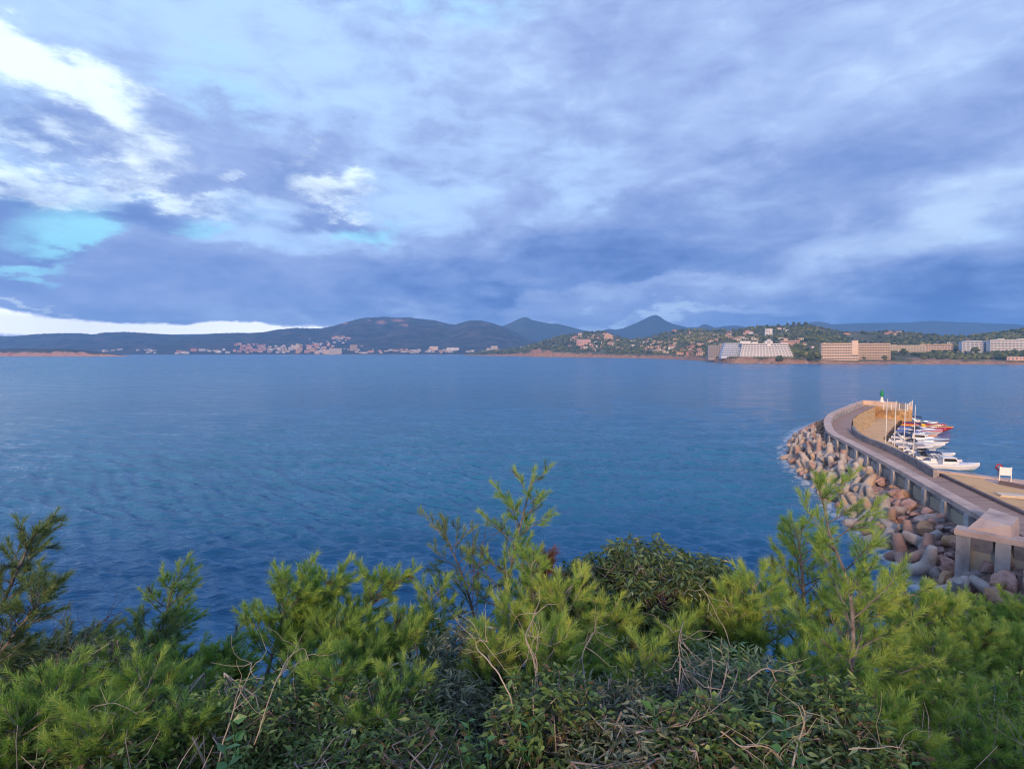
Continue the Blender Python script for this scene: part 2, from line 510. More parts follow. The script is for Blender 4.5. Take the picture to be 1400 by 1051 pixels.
def forest(name, a, b, c_, scale, rockc):
    return mat(name, [a, b, c_], scale, 0.95, 6.0, scale * 5, coord='World', mask=('rock', rockc))


M['hill'] = forest('wooded_hill', (.014, .020, .012), (.055, .055, .03), (.13, .10, .07), 0.012, [(.30, .13, .08), (.40, .20, .13), (.34, .19, .12)])
M['mount'] = forest('far_mountain', (.03, .04, .03), (.05, .06, .04), (.08, .075, .055), 0.002, [(.2, .16, .12), (.24, .2, .15)])
M['coast'] = forest('coastal_hill', (.06, .065, .025), (.13, .13, .05), (.28, .22, .12), 0.022, [(.14, .10, .07), (.50, .30, .18), (.38, .19, .11), (.56, .42, .29)])
M['cliffhill'] = forest('red_cliff_headland', (.03, .04, .018), (.06, .07, .03), (.12, .10, .05), 0.012, [(.36, .19, .13), (.48, .29, .21), (.32, .15, .10)])
M['treeblob'] = leafmat('woodland_foliage', [(.03, .045, .018), (.07, .09, .03), (.14, .15, .045), (.26, .23, .08)], 0.0, 0.2, 0.8)


# ------------------------------------------------------------------ water
def hills_interp(tab, px):
    a = np.array(tab, float)
    return np.interp(px, a[:, 0], a[:, 1])


# plan of the breakwater: seaward edge of the parapet on the level z = 5
CAPZ, ROADZ, QUAYZ = 5.0, 3.8, 1.2
cap_px = [(1342.9, 707), (1278.6, 670.6), (1230, 642.6), (1196, 624.4), (1157, 603.8), (1133.5, 591.6), (1127.5, 583), (1126.8, 573), (1135, 564), (1155, 555.4), (1173, 548.6)]


def crom(pts, n=12):
    P = [np.asarray(p, float) for p in pts]
    P = [2 * P[0] - P[1]] + P + [2 * P[-1] - P[-2]]
    out = []
    for i in range(1, len(P) - 2):
        for k in range(n):
            t = k / n
            out.append(0.5 * ((2 * P[i]) + (-P[i - 1] + P[i + 1]) * t + (2 * P[i - 1] - 5 * P[i] + 4 * P[i + 1] - P[i + 2]) * t * t + (-P[i - 1] + 3 * P[i] - 3 * P[i + 1] + P[i + 2]) * t ** 3))
    out.append(P[-2])
    return np.array(out)


def offset(L, d):
    """shift a plan polyline to its right-hand side by d"""
    T = np.gradient(L[:, :2], axis=0)
    T /= np.linalg.norm(T, axis=1)[:, None]
    N = np.stack([T[:, 1], -T[:, 0]], 1)
    return L[:, :2] + N * np.asarray(d).reshape(-1, 1) if np.ndim(d) else L[:, :2] + N * d


OUT = crom([at(*p, z=CAPZ) for p in cap_px], 10)[:, :2]
D0 = (OUT[1] - OUT[0]) / np.linalg.norm(OUT[1] - OUT[0])
tipdir = OUT[-1] - OUT[-6]
tipdir /= np.linalg.norm(tipdir)
arc = np.concatenate([[0], np.cumsum(np.linalg.norm(np.diff(OUT, axis=0), axis=1))])
LEN = arc[-1]


def on_wall(s_, d):
    """point at distance s_ along the seaward edge, d metres out to sea"""
    if s_ < 0.6:
        p = OUT[0] + D0 * s_
        return np.array((p[0] - D0[1] * d, p[1] + D0[0] * d)), math.atan2(D0[1], D0[0])
    s_ = min(s_, LEN - .6)
    x = np.interp(s_, arc, OUT[:, 0])
    y = np.interp(s_, arc, OUT[:, 1])
    e = 0.5
    dx = np.interp(s_ + e, arc, OUT[:, 0]) - np.interp(s_ - e, arc, OUT[:, 0])
    dy = np.interp(s_ + e, arc, OUT[:, 1]) - np.interp(s_ - e, arc, OUT[:, 1])
    l_ = math.hypot(dx, dy)
    return np.array((x - dy / l_ * d, y + dx / l_ * d)), math.atan2(dy, dx)


def make_water():
    nr, na = 760, 860
    # rows evenly spread in apparent height, from 12 m out to far beyond the hills
    el_ = np.concatenate([np.linspace(math.atan(H / 12), math.atan(H / 900), nr), np.arctan(H / np.geomspace(1000, 12000, 18))])
    rr = H / np.tan(el_)
    aa = np.linspace(R(-62), R(62), na)
    X = rr[:, None] * np.sin(aa)[None, :]
    Y = rr[:, None] * np.cos(aa)[None, :]
    dr = np.gradient(rr)
    Z = np.zeros_like(X)
    rg = np.random.RandomState(5)
    main = R(-112)
    for lam in np.geomspace(0.55, 6.5, 84):
        k = 2 * np.pi / lam
        th = main + rg.normal() * 0.34
        amp = 0.060 * lam / (2 * np.pi) * (.55 + 1.15 * math.exp(-(math.log(lam / 1.7) / .55) ** 2))
        att = np.clip((lam - 1.6 * dr) / (1.6 * dr + 1e-6), 0, 1)
        ph = k * (X * math.cos(th) + Y * math.sin(th)) + rg.uniform(0, 6.28)
        ph += 0.9 * np.sin(X * 0.11 * rg.uniform(.5, 1.5) + Y * 0.13 + rg.uniform(0, 6))
        Z += att[:, None] * amp * (2.4 * ((np.sin(ph) + 1) / 2) ** 1.8 - .9)
    group_ = 0.85 + 0.22 * snoise(np.stack([X * 0.03, Y * 0.03], -1), 9, 3)
    Z *= group_
    V = np.stack([X, Y, Z], -1).reshape(-1, 3)
    # foam: only close to the seaward rocks
    foam = np.zeros(len(V))
    near = (V[:, 1] < 165) & (V[:, 1] > 20) & (V[:, 0] > 15) & (V[:, 0] < 120)
    idx = np.nonzero(near)[0]
    if len(idx):
        ln = np.array([on_wall(s_, WATER_W(s_))[0] for s_ in np.linspace(-8, LEN, 160)])
        for c0 in range(0, len(idx), 20000):
            q = V[idx[c0:c0 + 20000], :2]
            d = np.sqrt(((q[:, None, :] - ln[None]) ** 2).sum(-1)).min(1)
            foam[idx[c0:c0 + 20000]] = np.clip(1 - d / 3.4, 0, 1)
    # a few breaking patches along the far shore
    for px, py, r_ in ((950, 493.5, 10), (968, 495.5, 8), (1008, 497.5, 6), (1140, 498.5, 8), (1160, 498.5, 5), (818, 489, 8), (1250, 498.5, 5), (205, 487.5, 14), (222, 487.5, 10)):
        c_ = at(px, py, z=0)
        g = np.exp(-(((V[:, 0] - c_[0]) / (r_ * 1.6)) ** 2 + ((V[:, 1] - c_[1]) / (r_ * 1.1)) ** 2))
        foam = np.maximum(foam, g * 0.8)
    n_r, n_a = X.shape
    i = np.arange(n_r - 1)[:, None] * n_a
    k = np.arange(n_a - 1)[None, :]
    q = np.stack([i + k, i + n_a + k, i + n_a + k + 1, i + k + 1], -1).reshape(-1, 4)
    b = MB()
    b.add(V, q[:, ::-1], 0, foam)
    m_ = bpy.data.materials.new('sea_water')
    m_.use_nodes = True
    t = NT(m_.node_tree)
    pos = t.n('ShaderNodeNewGeometry').outputs['Position']
    mp = t.n('ShaderNodeMapping', {'Vector': pos, 'Rotation': (0, 0, R(20)), 'Scale': (0.30, 1.25, 1)}).outputs[0]
    h1 = t.noise(mp, 1.1, 5, 0.6, dist=0.3)
    h2 = t.noise(mp, 0.28, 4, 0.6)
    hh = t.m('ADD', t.m('MULTIPLY', h1, 0.30), t.m('MULTIPLY', h2, 0.70))
    bmp = t.n('ShaderNodeBump', {'Height': hh, 'Strength': 1.0, 'Distance': 1.0}).outputs[0]
    big = t.n('ShaderNodeMapRange', {'Value': t.noise(t.n('ShaderNodeMapping', {'Vector': pos, 'Scale': (0.4, 1, 1)}).outputs[0], 0.012, 4, 0.55), 1: 0.35, 2: 0.65}).outputs[0]
    base = t.mix(big, (.028, .165, .30, 1), (.036, .19, .335, 1))
    fo = t.n('ShaderNodeAttribute', attribute_name='tint').outputs['Fac']
    fn = t.noise(t.n('ShaderNodeMapping', {'Vector': pos, 'Rotation': (0, 0, R(30)), 'Scale': (0.6, 1.4, 1)}).outputs[0], 0.9, 8, 0.7, dist=1.2)
    fk = t.n('ShaderNodeMapRange', {'Value': t.m('ADD', t.m('MULTIPLY', fo, 0.42), fn), 1: 0.70, 2: 0.84}).outputs[0]
    fk = t.m('MULTIPLY', fk, 0.85)
    colr = t.mix(fk, base, (.62, .68, .74, 1))
    ro = t.m('ADD', t.m('MULTIPLY', fk, 0.6), t.n('ShaderNodeMapRange', {'Value': t.n('ShaderNodeSeparateXYZ', {0: pos}).outputs[1], 1: 40.0, 2: 500.0, 3: 0.06, 4: 0.20}).outputs[0])
    lane = t.noise(t.n('ShaderNodeMapping', {'Vector': pos, 'Rotation': (0, 0, R(8)), 'Scale': (0.035, 0.16, 1)}).outputs[0], 1.0, 9, 0.75)
    lane = t.n('ShaderNodeMapRange', {'Value': lane, 1: 0.35, 2: 0.65, 3: -0.03, 4: 0.12}).outputs[0]
    ro = t.m('MAXIMUM', t.m('ADD', ro, lane), 0.04)
    colr = t.mix(t.n('ShaderNodeMapRange', {'Value': lane, 1: -.03, 2: .12, 3: 0.0, 4: 0.30}).outputs[0], colr, (.004, .06, .13, 1))
    p = t.n('ShaderNodeBsdfPrincipled', {'Base Color': colr, 'Roughness': ro, 'IOR': 1.333, 'Normal': bmp, 'Specular IOR Level': 0.5})
    t.n('ShaderNodeOutputMaterial', {0: p.outputs[0]})
    o = b.build('water', m_, smooth=True)
    o['kind'] = 'structure'
    # deep sheet beyond the sides, so the bay does not end off to the side
    b = MB()
    b.add([(-16000, -400, -.6), (16000, -400, -.6), (16000, 14000, -.6), (-16000, 14000, -.6)], [np.array([(0, 1, 2, 3)])])
    o = b.build('sea_floor', M['rubble'])
    o.location.z = -0.2
    o['kind'] = 'structure'


def WATER_W(s_):
    """how far the rocks reach out from the wall at distance s_"""
    return float(np.interp(s_, [-8, 0, 6, 14, 24, 36, 46, 56, 75, 95, 115], [4.4, 4.4, 5.0, 5.4, 5.7, 5.6, 5.3, 5.2, 6.1, 6.6, 5.0]))


make_water()

# ------------------------------------------------------------------ land
LAND = {}


def land(name, sil, shore, ridge, material, cols=3.0, rows=46, power=1.3, cliff=None, rough_amp=0.06, rock=None, seed=1, base=0.0, back=0.5, treeline=0.0):
    """hill country from the shore to its skyline and down behind; sil = skyline (px, py), shore / ridge = depth Y at px"""
    x0, x1 = sil[0][0], sil[-1][0]
    px = np.arange(x0, x1 + cols, cols)
    sy = hills_interp(sil, px)
    ys, yr = hills_interp(shore, px), hills_interp(ridge, px)
    zr = np.array([at(a, b_, Y=c_)[2] for a, b_, c_ in zip(px, sy, yr)])
    cl = hills_interp(cliff, px) if cliff else np.zeros(len(px))
    T = np.concatenate([[-0.02, 0.0], np.linspace(0.012, 1.0, rows) , np.linspace(1.06, 1.0 + back, 8)])
    u = (px - 700) / F
    V = np.zeros((len(T), len(px), 3))
    rk = np.zeros((len(T), len(px)))
    jig = snoise(np.stack([px * 0.05, px * 0.0], -1), seed + 7, 3)
    for i, t in enumerate(T):
        Y = ys + (yr - ys) * t + jig * (yr - ys) * 0.02 * (t < 0.2)
        X = u * Y / CP
        P2 = np.stack([X, Y], -1)
        n_ = snoise(P2 / 400.0, seed, 4, 2.0) * rough_amp * 2 + snoise(P2 / 60.0, seed + 3, 3, 2.0) * rough_amp * 0.35
        if t <= 0:
            z = np.full(len(px), base - 2.0 if t < 0 else base - 0.3)
        elif t <= 1:
            prof = cl / np.maximum(zr, 1) + (1 - cl / np.maximum(zr, 1)) * t ** power
            prof = np.minimum(prof, 1.0)
            bell = np.clip(4 * t * (1 - t), 0, 1)
            z = base + (zr - base) * np.clip(prof * (1 + n_ * bell * 1.2), 0.01, 1.0)
            if treeline:
                z += treeline * (snoise(np.stack([px * 1.7, np.full(len(px), t * 40)], -1), seed + 11, 2) > 0.1) * (t > 0.9)
        else:
            z = base + (zr - base) * (1 - ((t - 1) / back) ** 1.3) * (1 + 0.02 * n_)
        V[i] = np.stack([X, Y, z], -1)
        if t > 0:
            rk[i] = np.where(cl > 0.5, np.clip(1.1 - (z - base) / (cl * 1.35 + 0.5), 0, 1), 0)
        else:
            rk[i] = 1.0
    for (rx, ry, sx, sy_, amt) in rock or ():
        # bare rock around a place seen at (rx, ry)
        pyv = 480 + (H - V[..., 2]) / V[..., 1] * F
        g = np.exp(-(((px[None, :] - rx) / sx) ** 2 + ((pyv - ry) / sy_) ** 2)) * amt
        rk = np.maximum(rk, g * (np.array(T)[:, None] <= 1.02))
    nr, nc = len(T), len(px)
    i = np.arange(nr - 1)[:, None] * nc
    k = np.arange(nc - 1)[None, :]
    q = np.stack([i + k, i + k + 1, i + nc + k + 1, i + nc + k], -1).reshape(-1, 4)
    b = MB()
    b.add(V.reshape(-1, 3), q)
    o = b.build(name, material, smooth=True)
    a = o.data.attributes.new('rock', 'FLOAT', 'POINT')
    a.data.foreach_set('value', rk.ravel().astype(np.float32))
    o['kind'] = 'structure'
    bv = BVHTree.FromPolygons([Vector(p) for p in V.reshape(-1, 3)], [tuple(f) for f in q.tolist()])
    LAND[name] = (bv, V, T)
    return o


B_SIL = [(-400, 462), (0, 461), (560, 452), (640, 450), (685, 446.5), (700, 440.5), (710, 435.5), (717, 433.5), (722, 434.5), (727, 437.5), (740, 440), (752, 442.5), (762, 442.5), (775, 445.5), (795, 451), (812, 454), (822, 452), (832, 449.5),
         (840, 450.5), (850, 449), (860, 445), (870, 441), (880, 436), (888, 432), (895, 430.3), (901, 433), (908, 438), (918, 442.5), (928, 445), (938, 447.5), (953, 447.3), (958, 444), (963, 443), (969, 445.2), (976, 448), (990, 445.6), (1005, 444.8),
         (1020, 447.5), (1060, 447), (1098, 444), (1105, 440.5), (1116, 439.3), (1126, 441), (1134, 443.4), (1170, 442), (1240, 441), (1258, 439.3), (1275, 438.5), (1300, 440), (1350, 442), (1385, 443.2), (1400, 445), (1500, 448), (1750, 452)]
land('mountains', B_SIL, [(-400, 4600), (1750, 4300)], [(-400, 5400), (700, 5500), (900, 5300), (1750, 4900)], M['mount'], cols=2.0, rows=40, power=1.15, seed=21, rough_amp=0.10, back=1.0)
A_SIL = [(-400, 462), (-100, 462), (0, 459.6), (20, 459.8), (50, 457), (85, 455.6), (110, 455.6), (130, 457.4), (145, 454.6), (175, 454), (195, 455), (230, 457.2), (255, 459.8), (270, 458.8), (295, 456), (325, 455), (345, 455.4), (362, 454.2), (385, 450.2),
         (405, 448.4), (425, 449), (440, 449), (460, 445), (480, 439.3), (495, 435.4), (505, 434.2), (525, 433.2), (545, 434.6), (560, 433.8), (575, 436), (598, 438.6), (615, 443.2), (624, 443.4), (640, 438.9), (655, 438.0), (668, 440.4), (685, 445.4),
         (700, 452), (712, 457.5), (725, 464), (745, 471), (770, 477), (800, 481), (840, 483.5), (880, 484)]
land('hills', A_SIL, [(-400, 3300), (0, 3300), (250, 2750), (400, 2950), (600, 2950), (700, 2800), (880, 2600)], [(-400, 4200), (0, 4100), (250, 3900), (420, 4000), (520, 4400), (880, 4000)], M['hill'], cols=2.0, rows=60, power=1.22, seed=4,
     rough_amp=0.13, rock=[(474, 442.5, 6, 3, .75), (523, 441, 9, 4, .8), (545, 438.5, 14, 3, .75), (555, 445, 8, 3, .7), (505, 438, 6, 2.5, .6), (660, 445, 5, 2, .45), (505, 471, 25, 5, .35)], treeline=2.5)
C_SIL = [(-400, 476), (-60, 477), (0, 477.2), (30, 476.6), (80, 476.2), (100, 477), (120, 479), (132, 480.5), (150, 482.2), (165, 484.5), (176, 486.2), (182, 487.4)]
land('headland', C_SIL, [(-400, 1750), (182, 1870)], [(-400, 1980), (182, 1960)], M['cliffhill'], cols=1.5, rows=26, power=0.6, cliff=[(-400, 18), (100, 18), (140, 10), (170, 3), (182, 1)], seed=8, rough_amp=0.05)
D_SIL = [(630, 485.4), (650, 483.4), (665, 480.4), (690, 478.4), (712, 476.5), (722, 472.5), (735, 469.5), (745, 466.5), (755, 462.8), (765, 460), (780, 457.5), (790, 455.2), (800, 454), (815, 453.4), (826, 454.4), (836, 457.4), (848, 461), (862, 463.6),
         (880, 462.6), (892, 459.5), (905, 455.4), (920, 452.4), (938, 450.4), (960, 451.2), (980, 452), (1000, 451.6), (1020, 448.6), (1040, 446.4), (1060, 445.4), (1085, 443.4), (1100, 442.6), (1112, 444.8), (1126, 448.4), (1150, 453), (1180, 453.4),
         (1210, 452.6), (1235, 454.4), (1262, 457.4), (1290, 459.4), (1312, 460.5), (1335, 457.8), (1352, 456), (1380, 453.4), (1400, 451.5), (1450, 449), (1750, 446)]
D_SHORE = [(630, 2500), (665, 2150), (700, 1960), (730, 1780), (780, 1650), (830, 1500), (870, 1400), (905, 1290), (940, 1140), (965, 980), (985, 860), (1000, 810), (1050, 790), (1200, 770), (1400, 735), (1750, 690)]
D_RIDGE = [(630, 2620), (665, 2330), (700, 2250), (730, 2150), (780, 2150), (830, 2050), (870, 2050), (905, 1950), (940, 1900), (1000, 1750), (1100, 1500), (1200, 1400), (1300, 1350), (1400, 1250), (1750, 1150)]
land('coast', D_SIL, D_SHORE, D_RIDGE, M['coast'], cols=1.5, rows=70, power=1.25, seed=14, rough_amp=0.05,
     cliff=[(630, 1), (665, 5), (700, 9), (730, 20), (745, 24), (760, 15), (800, 13), (850, 9), (900, 9), (960, 8), (985, 8), (1000, 9), (1080, 9), (1110, 5), (1200, 4), (1300, 5), (1400, 5), (1750, 5)],
     rock=[(733, 476, 9, 8, 1.0), (760, 484, 40, 2.2, .7), (700, 481, 30, 4, .55), (1020, 490.5, 40, 3.2, .9), (1280, 491, 55, 3.0, .75), (935, 487, 30, 2.4, .7), (860, 486, 50, 2, .5), (1350, 491, 40, 2.5, .5)])


def drop(px, py, name):
    """where the sight line through a photo pixel meets a hill"""
    a = at(px, py, Y=1.0) - np.array((0, 0, H))
    hit = LAND[name][0].ray_cast(Vector((0, 0, H)), Vector(a).normalized(), 20000)
    return None if hit[0] is None else np.array(hit[0])


def ground_z(name, x, y):
    hit = LAND[name][0].ray_cast(Vector((x, y, 2000)), Vector((0, 0, -1)), 4000)
    return 0.0 if hit[0] is None else hit[0][2]


# woodland on the coast: too many crowns to count
def woodland():
    rg = np.random.RandomState(3)
    iv, ifc = ico(1)
    iv2, if2 = ico(2)
    b = MB()
    V, T = LAND['coast'][1], LAND['coast'][2]
    nr, nc = V.shape[:2]
    n = 0
    dens = snoise(V[..., :2] / 70.0, 5, 3, 1.6)
    while n < 8000:
        i = rg.randint(5, nr - 5)
        k = rg.randint(8, nc - 1)
        p = V[i, k] + (V[min(i + 1, nr - 1), k] - V[i, k]) * rg.rand()
        p = p + np.array((rg.uniform(-3, 3), 0, 0))
        if rg.rand() > 0.55 + 0.8 * dens[i, k]:
            continue
        if T[i] < 0.05 and rg.rand() < 0.7:
            continue
        n += 1
        r_ = rg.uniform(2.2, 4.6) * (1 + 0.25 * (p[1] > 1500))
        W_ = iv * np.array((r_, r_, r_ * rg.uniform(.6, .95)))
        W_ = W_ * (1 + 0.22 * rg.normal(size=(len(iv), 1))) + p + np.array((0, 0, r_ * 0.55))
        base = np.clip(0.45 + 0.28 * dens[i, k] + rg.normal() * 0.17, 0, 1)
        b.add(W_, ifc, 0, np.clip(base + rg.normal(size=len(iv)) * 0.07, 0, 1))
    o = b.build('woodland', M['treeblob'])
    tag(o, kind='stuff')


woodland()


# ------------------------------------------------------------------ buildings
def house_mesh(b, wdt, dep, hgt, floors, roof, rnd, skirt=5.0, bays=None):
    """one small building: walls 0, roof 1, windows 2"""
    b.box((-wdt / 2, 0, -skirt), (wdt / 2, dep, hgt), 0)
    if roof == 'hip':
        o_ = 0.5
        rh = min(wdt, dep) * 0.26
        x0, x1, y0, y1 = -wdt / 2 - o_, wdt / 2 + o_, -o_, dep + o_
        ry = (y0 + y1) / 2
        ins = min(wdt, dep) * 0.45
        V = [(x0, y0, hgt + .02), (x1, y0, hgt + .02), (x1, y1, hgt + .02), (x0, y1, hgt + .02), (x0 + ins, ry, hgt + rh), (x1 - ins, ry, hgt + rh)]
        b.add(V, [np.array([(0, 1, 5, 4), (2, 3, 4, 5)]), np.array([(1, 2, 5), (3, 0, 4)]), np.array([(0, 3, 2, 1)])], 1)
    else:
        b.box((-wdt / 2 - .25, -.25, hgt + .02), (wdt / 2 + .25, dep + .25, hgt + .55), 3)
    nb = bays or max(2, int(wdt / 3.4))
    fh = hgt / floors
    for fl in range(floors):
        for k in range(nb):
            if rnd.random() < 0.12:
                continue
            cx = -wdt / 2 + (k + 0.5) * wdt / nb
            ww = wdt / nb * rnd.choice((0.34, 0.42, 0.55))
            z0 = fl * fh + fh * (0.12 if rnd.random() < .4 else .34)
            b.box((cx - ww / 2, -0.12, z0), (cx + ww / 2, 0.05, fl * fh + fh * 0.80), 2)


HOUSE_ID = 0
TOWN = []


def place_house(px, py, layer, wpx, hpx, colour, roof, town, floors=None, steps=0):
    """a building whose foot is seen at (px, py), wpx wide and hpx high in the photo"""
    global HOUSE_ID
    p = drop(px, py, layer)
    if p is None:
        return None
    HOUSE_ID += 1
    rnd = random.Random(HOUSE_ID * 7 + 3)
    d = p[1]
    wdt, hgt = wpx * d / F, hpx * d / F
    dep = max(7.0, min(wdt * 0.7, 16))
    fl = floors or max(1, int(round(hgt / 3.6)))
    b = MB()
    if steps:
        for k in range(steps):
            q = MB()
            hk = hgt / steps
            q_w = wdt * (1 - 0.06 * k) * rnd.uniform(.92, 1)
            house_mesh(q, q_w, 9, hk * 1.02, max(1, fl // steps), 'flat' if k < steps - 1 else roof, rnd, skirt=6)
            off = np.array((rnd.uniform(-.03, .03) * wdt, k * 8.0, k * hk))
            for v in q.v:
                v += off
            base = b.n
            b.v += q.v
            b.t += q.t
            b.f += [f + base for f in q.f]
            b.m += q.m
            b.n += q.n
    else:
        house_mesh(b, wdt, dep, hgt, fl, roof, rnd)
    kind = 'house' if hgt < 11 and wdt < 24 else 'apartment_building'
    o = b.build(kind, [M['b_' + colour], M['rooftile'], M['win'], M['rooffl']], loc=p)
    o.rotation_euler.z = -math.atan2(p[0], p[1]) + rnd.uniform(-.28, .28)
    TOWN.append((town, px, py, colour, roof, hgt, wdt, o))
    return o


def cluster(n, x0, x1, y0, y1, colours, layer, town, w_=(2.0, 4.5), h_=(1.4, 2.6), seed=0, slope=0.0, hip=0.6):
    rnd = random.Random(seed)
    done = []
    tries = 0
    while len(done) < n and tries < n * 30:
        tries += 1
        x = rnd.uniform(x0, x1)
        y = rnd.uniform(y0, y1) + slope * (x - (x0 + x1) / 2)
        if any(abs(x - a) < 2.6 and abs(y - b_) < 1.3 for a, b_ in done):
            continue
        if place_house(x, y, layer, rnd.uniform(*w_), rnd.uniform(*h_), rnd.choice(colours), 'hip' if rnd.random() < hip else 'flat', town) is not None:
            done.append((x, y))


T1 = 'by the red headland'
cluster(4, 140, 172, 478.5, 481.5, ['white', 'cream'], 'hills', T1, seed=1, w_=(4, 9), h_=(1.2, 2))
cluster(6, 188, 213, 477.5, 483.5, ['white'], 'hills', T1, seed=2, w_=(3, 6))
cluster(5, 238, 266, 480, 484, ['white', 'terracotta', 'pink'], 'hills', T1, seed=3, w_=(4, 9), h_=(1.8, 3.6))
cluster(7, 272, 314, 479, 483.5, ['white', 'white', 'cream'], 'hills', T1, seed=4, w_=(3, 8), h_=(1.6, 3.6))
T2 = 'in the town under the wooded hill'
cluster(30, 320, 363, 471, 483.5, ['pink', 'terracotta', 'pink', 'peach'], 'hills', T2, seed=5, w_=(3, 6), h_=(2, 3.4))
cluster(24, 367, 402, 474, 483, ['white', 'cream', 'white', 'tan'], 'hills', T2, seed=6, w_=(2.5, 5), h_=(1.8, 3.2))
for (x, y, w_, h_, c_, st) in ((404, 478, 13, 6, 'cream', 2), (446, 484, 8, 6, 'peach', 2), (459, 484.2, 16, 8, 'cream', 1), (484, 479.5, 9, 8, 'tan', 1)):
    place_house(x, y, 'hills', w_, h_, c_, 'flat', T2, steps=st if st > 1 else 0)
cluster(18, 407, 434, 472.5, 484, ['orange', 'peach', 'orange', 'terracotta', 'pink'], 'hills', T2, seed=31, w_=(4, 7), h_=(2.8, 4.2), hip=.2)
cluster(13, 433, 456, 472, 484, ['pink', 'peach', 'white', 'pink'], 'hills', T2, seed=32, w_=(4, 7), h_=(2.2, 4), hip=.3)
cluster(26, 418, 512, 463, 480, ['white', 'cream', 'grey'], 'hills', T2, seed=8, w_=(1.6, 3.6), h_=(1, 1.8), slope=0.07)
cluster(5, 455, 486, 461.5, 463.8, ['peach', 'pink'], 'hills', T2, seed=9, w_=(5, 9), h_=(2, 2.8), hip=.9)
cluster(14, 488, 560, 478.5, 483.5, ['white', 'cream', 'pink'], 'hills', T2, seed=10, w_=(3, 8), h_=(1.4, 2.8))
T3 = 'on the low shore under the big hill'
cluster(24, 540, 700, 479, 483, ['white', 'cream', 'tan'], 'hills', T3, seed=11, w_=(3, 8), h_=(1.2, 2.2))
for (x, y, w_, h_, c_) in ((593, 479, 12, 5.5, 'peach'), (619, 479.5, 17, 4.2, 'white'), (669, 480, 7, 4, 'cream'), (676, 478.5, 9, 5.5, 'cream'), (568, 480.5, 15, 2.4, 'white'), (716, 475.5, 9, 1.6, 'white')):
    place_house(x, y, 'hills', w_, h_, c_, 'flat', T3)
T4 = 'on the red cliff headland'
for (x, y, w_, h_, c_, st) in ((799, 471.5, 21, 7.5, 'pink', 2), (832, 465, 13, 7.5, 'orange', 3), (829, 459.5, 10, 3.5, 'peach', 0), (835, 472, 9, 4, 'tan', 0), (787, 463.5, 9, 3, 'pink', 0), (793, 459.5, 5, 4, 'cream', 0)):
    place_house(x, y, 'coast', w_, h_, c_, 'flat' if st else 'hip', T4, steps=st)
cluster(36, 776, 852, 459, 481, ['pink', 'cream', 'tan', 'white', 'pink'], 'coast', T4, seed=12, w_=(2.6, 6), h_=(1.6, 3))
cluster(9, 855, 895, 464, 478, ['white', 'cream'], 'coast', 'in the wooded valley', seed=13, w_=(3, 6), h_=(1.4, 2.4))
T5 = 'on the terraced slope'
cluster(30, 882, 925, 468, 483, ['pink', 'pink', 'cream', 'tan'], 'coast', T5, seed=14, w_=(3, 5.5), h_=(2, 3.4), slope=0.12)
cluster(13, 915, 950, 474, 486, ['orange', 'terracotta', 'orange', 'white'], 'coast', T5, seed=15, w_=(4, 7), h_=(2, 3.6))
cluster(14, 920, 975, 453, 472, ['cream', 'pink', 'tan'], 'coast', T5, seed=16, w_=(4, 8), h_=(1.8, 2.8))
cluster(20, 976, 1034, 455, 467, ['cream', 'white', 'peach', 'pink'], 'coast', 'on the hill behind the white hotel', seed=17, w_=(3.5, 6.5), h_=(2, 4.2))
cluster(9, 940, 970, 476, 488, ['white', 'tan', 'grey', 'pink'], 'coast', T5, seed=18, w_=(3, 7), h_=(2, 3.6))
cluster(10, 1060, 1118, 450, 478, ['white', 'cream', 'white'], 'coast', 'between the two big hotels', seed=19, w_=(4, 8), h_=(1.6, 3))
cluster(5, 1140, 1230, 455, 459, ['pink', 'cream', 'white'], 'coast', 'on the ridge behind the peach hotel', seed=20, w_=(5, 10), h_=(1.2, 2.2), hip=.9)
cluster(6, 1295, 1340, 462, 478, ['white', 'cream'], 'coast', 'by the large white hotel', seed=22, w_=(5, 10), h_=(1.4, 2.4))
place_house(1051, 459, 'coast', 9, 9.5, 'white', 'flat', 'on the hill behind the white hotel')
place_house(1390, 493, 'coast', 20, 5, 'pink', 'flat', 'at the water by the last hotel')
rank = {}
for rec in sorted(TOWN, key=lambda r: (r[0], r[1])):
    town, px, py, colour, roof, hgt, wdt, o = rec
    noun = 'house' if o.name.startswith('house') else 'apartment block'
    rn = 'tile-roofed' if roof == 'hip' else 'flat-roofed'
    key = (town, colour, rn, noun)
    rank[key] = rank.get(key, 0) + 1
    tag(o, f"{colour} {rn} {noun}, {ordinal(rank[key])} from the west {town}", noun if noun == 'house' else 'apartment building', 'far buildings ' + town)


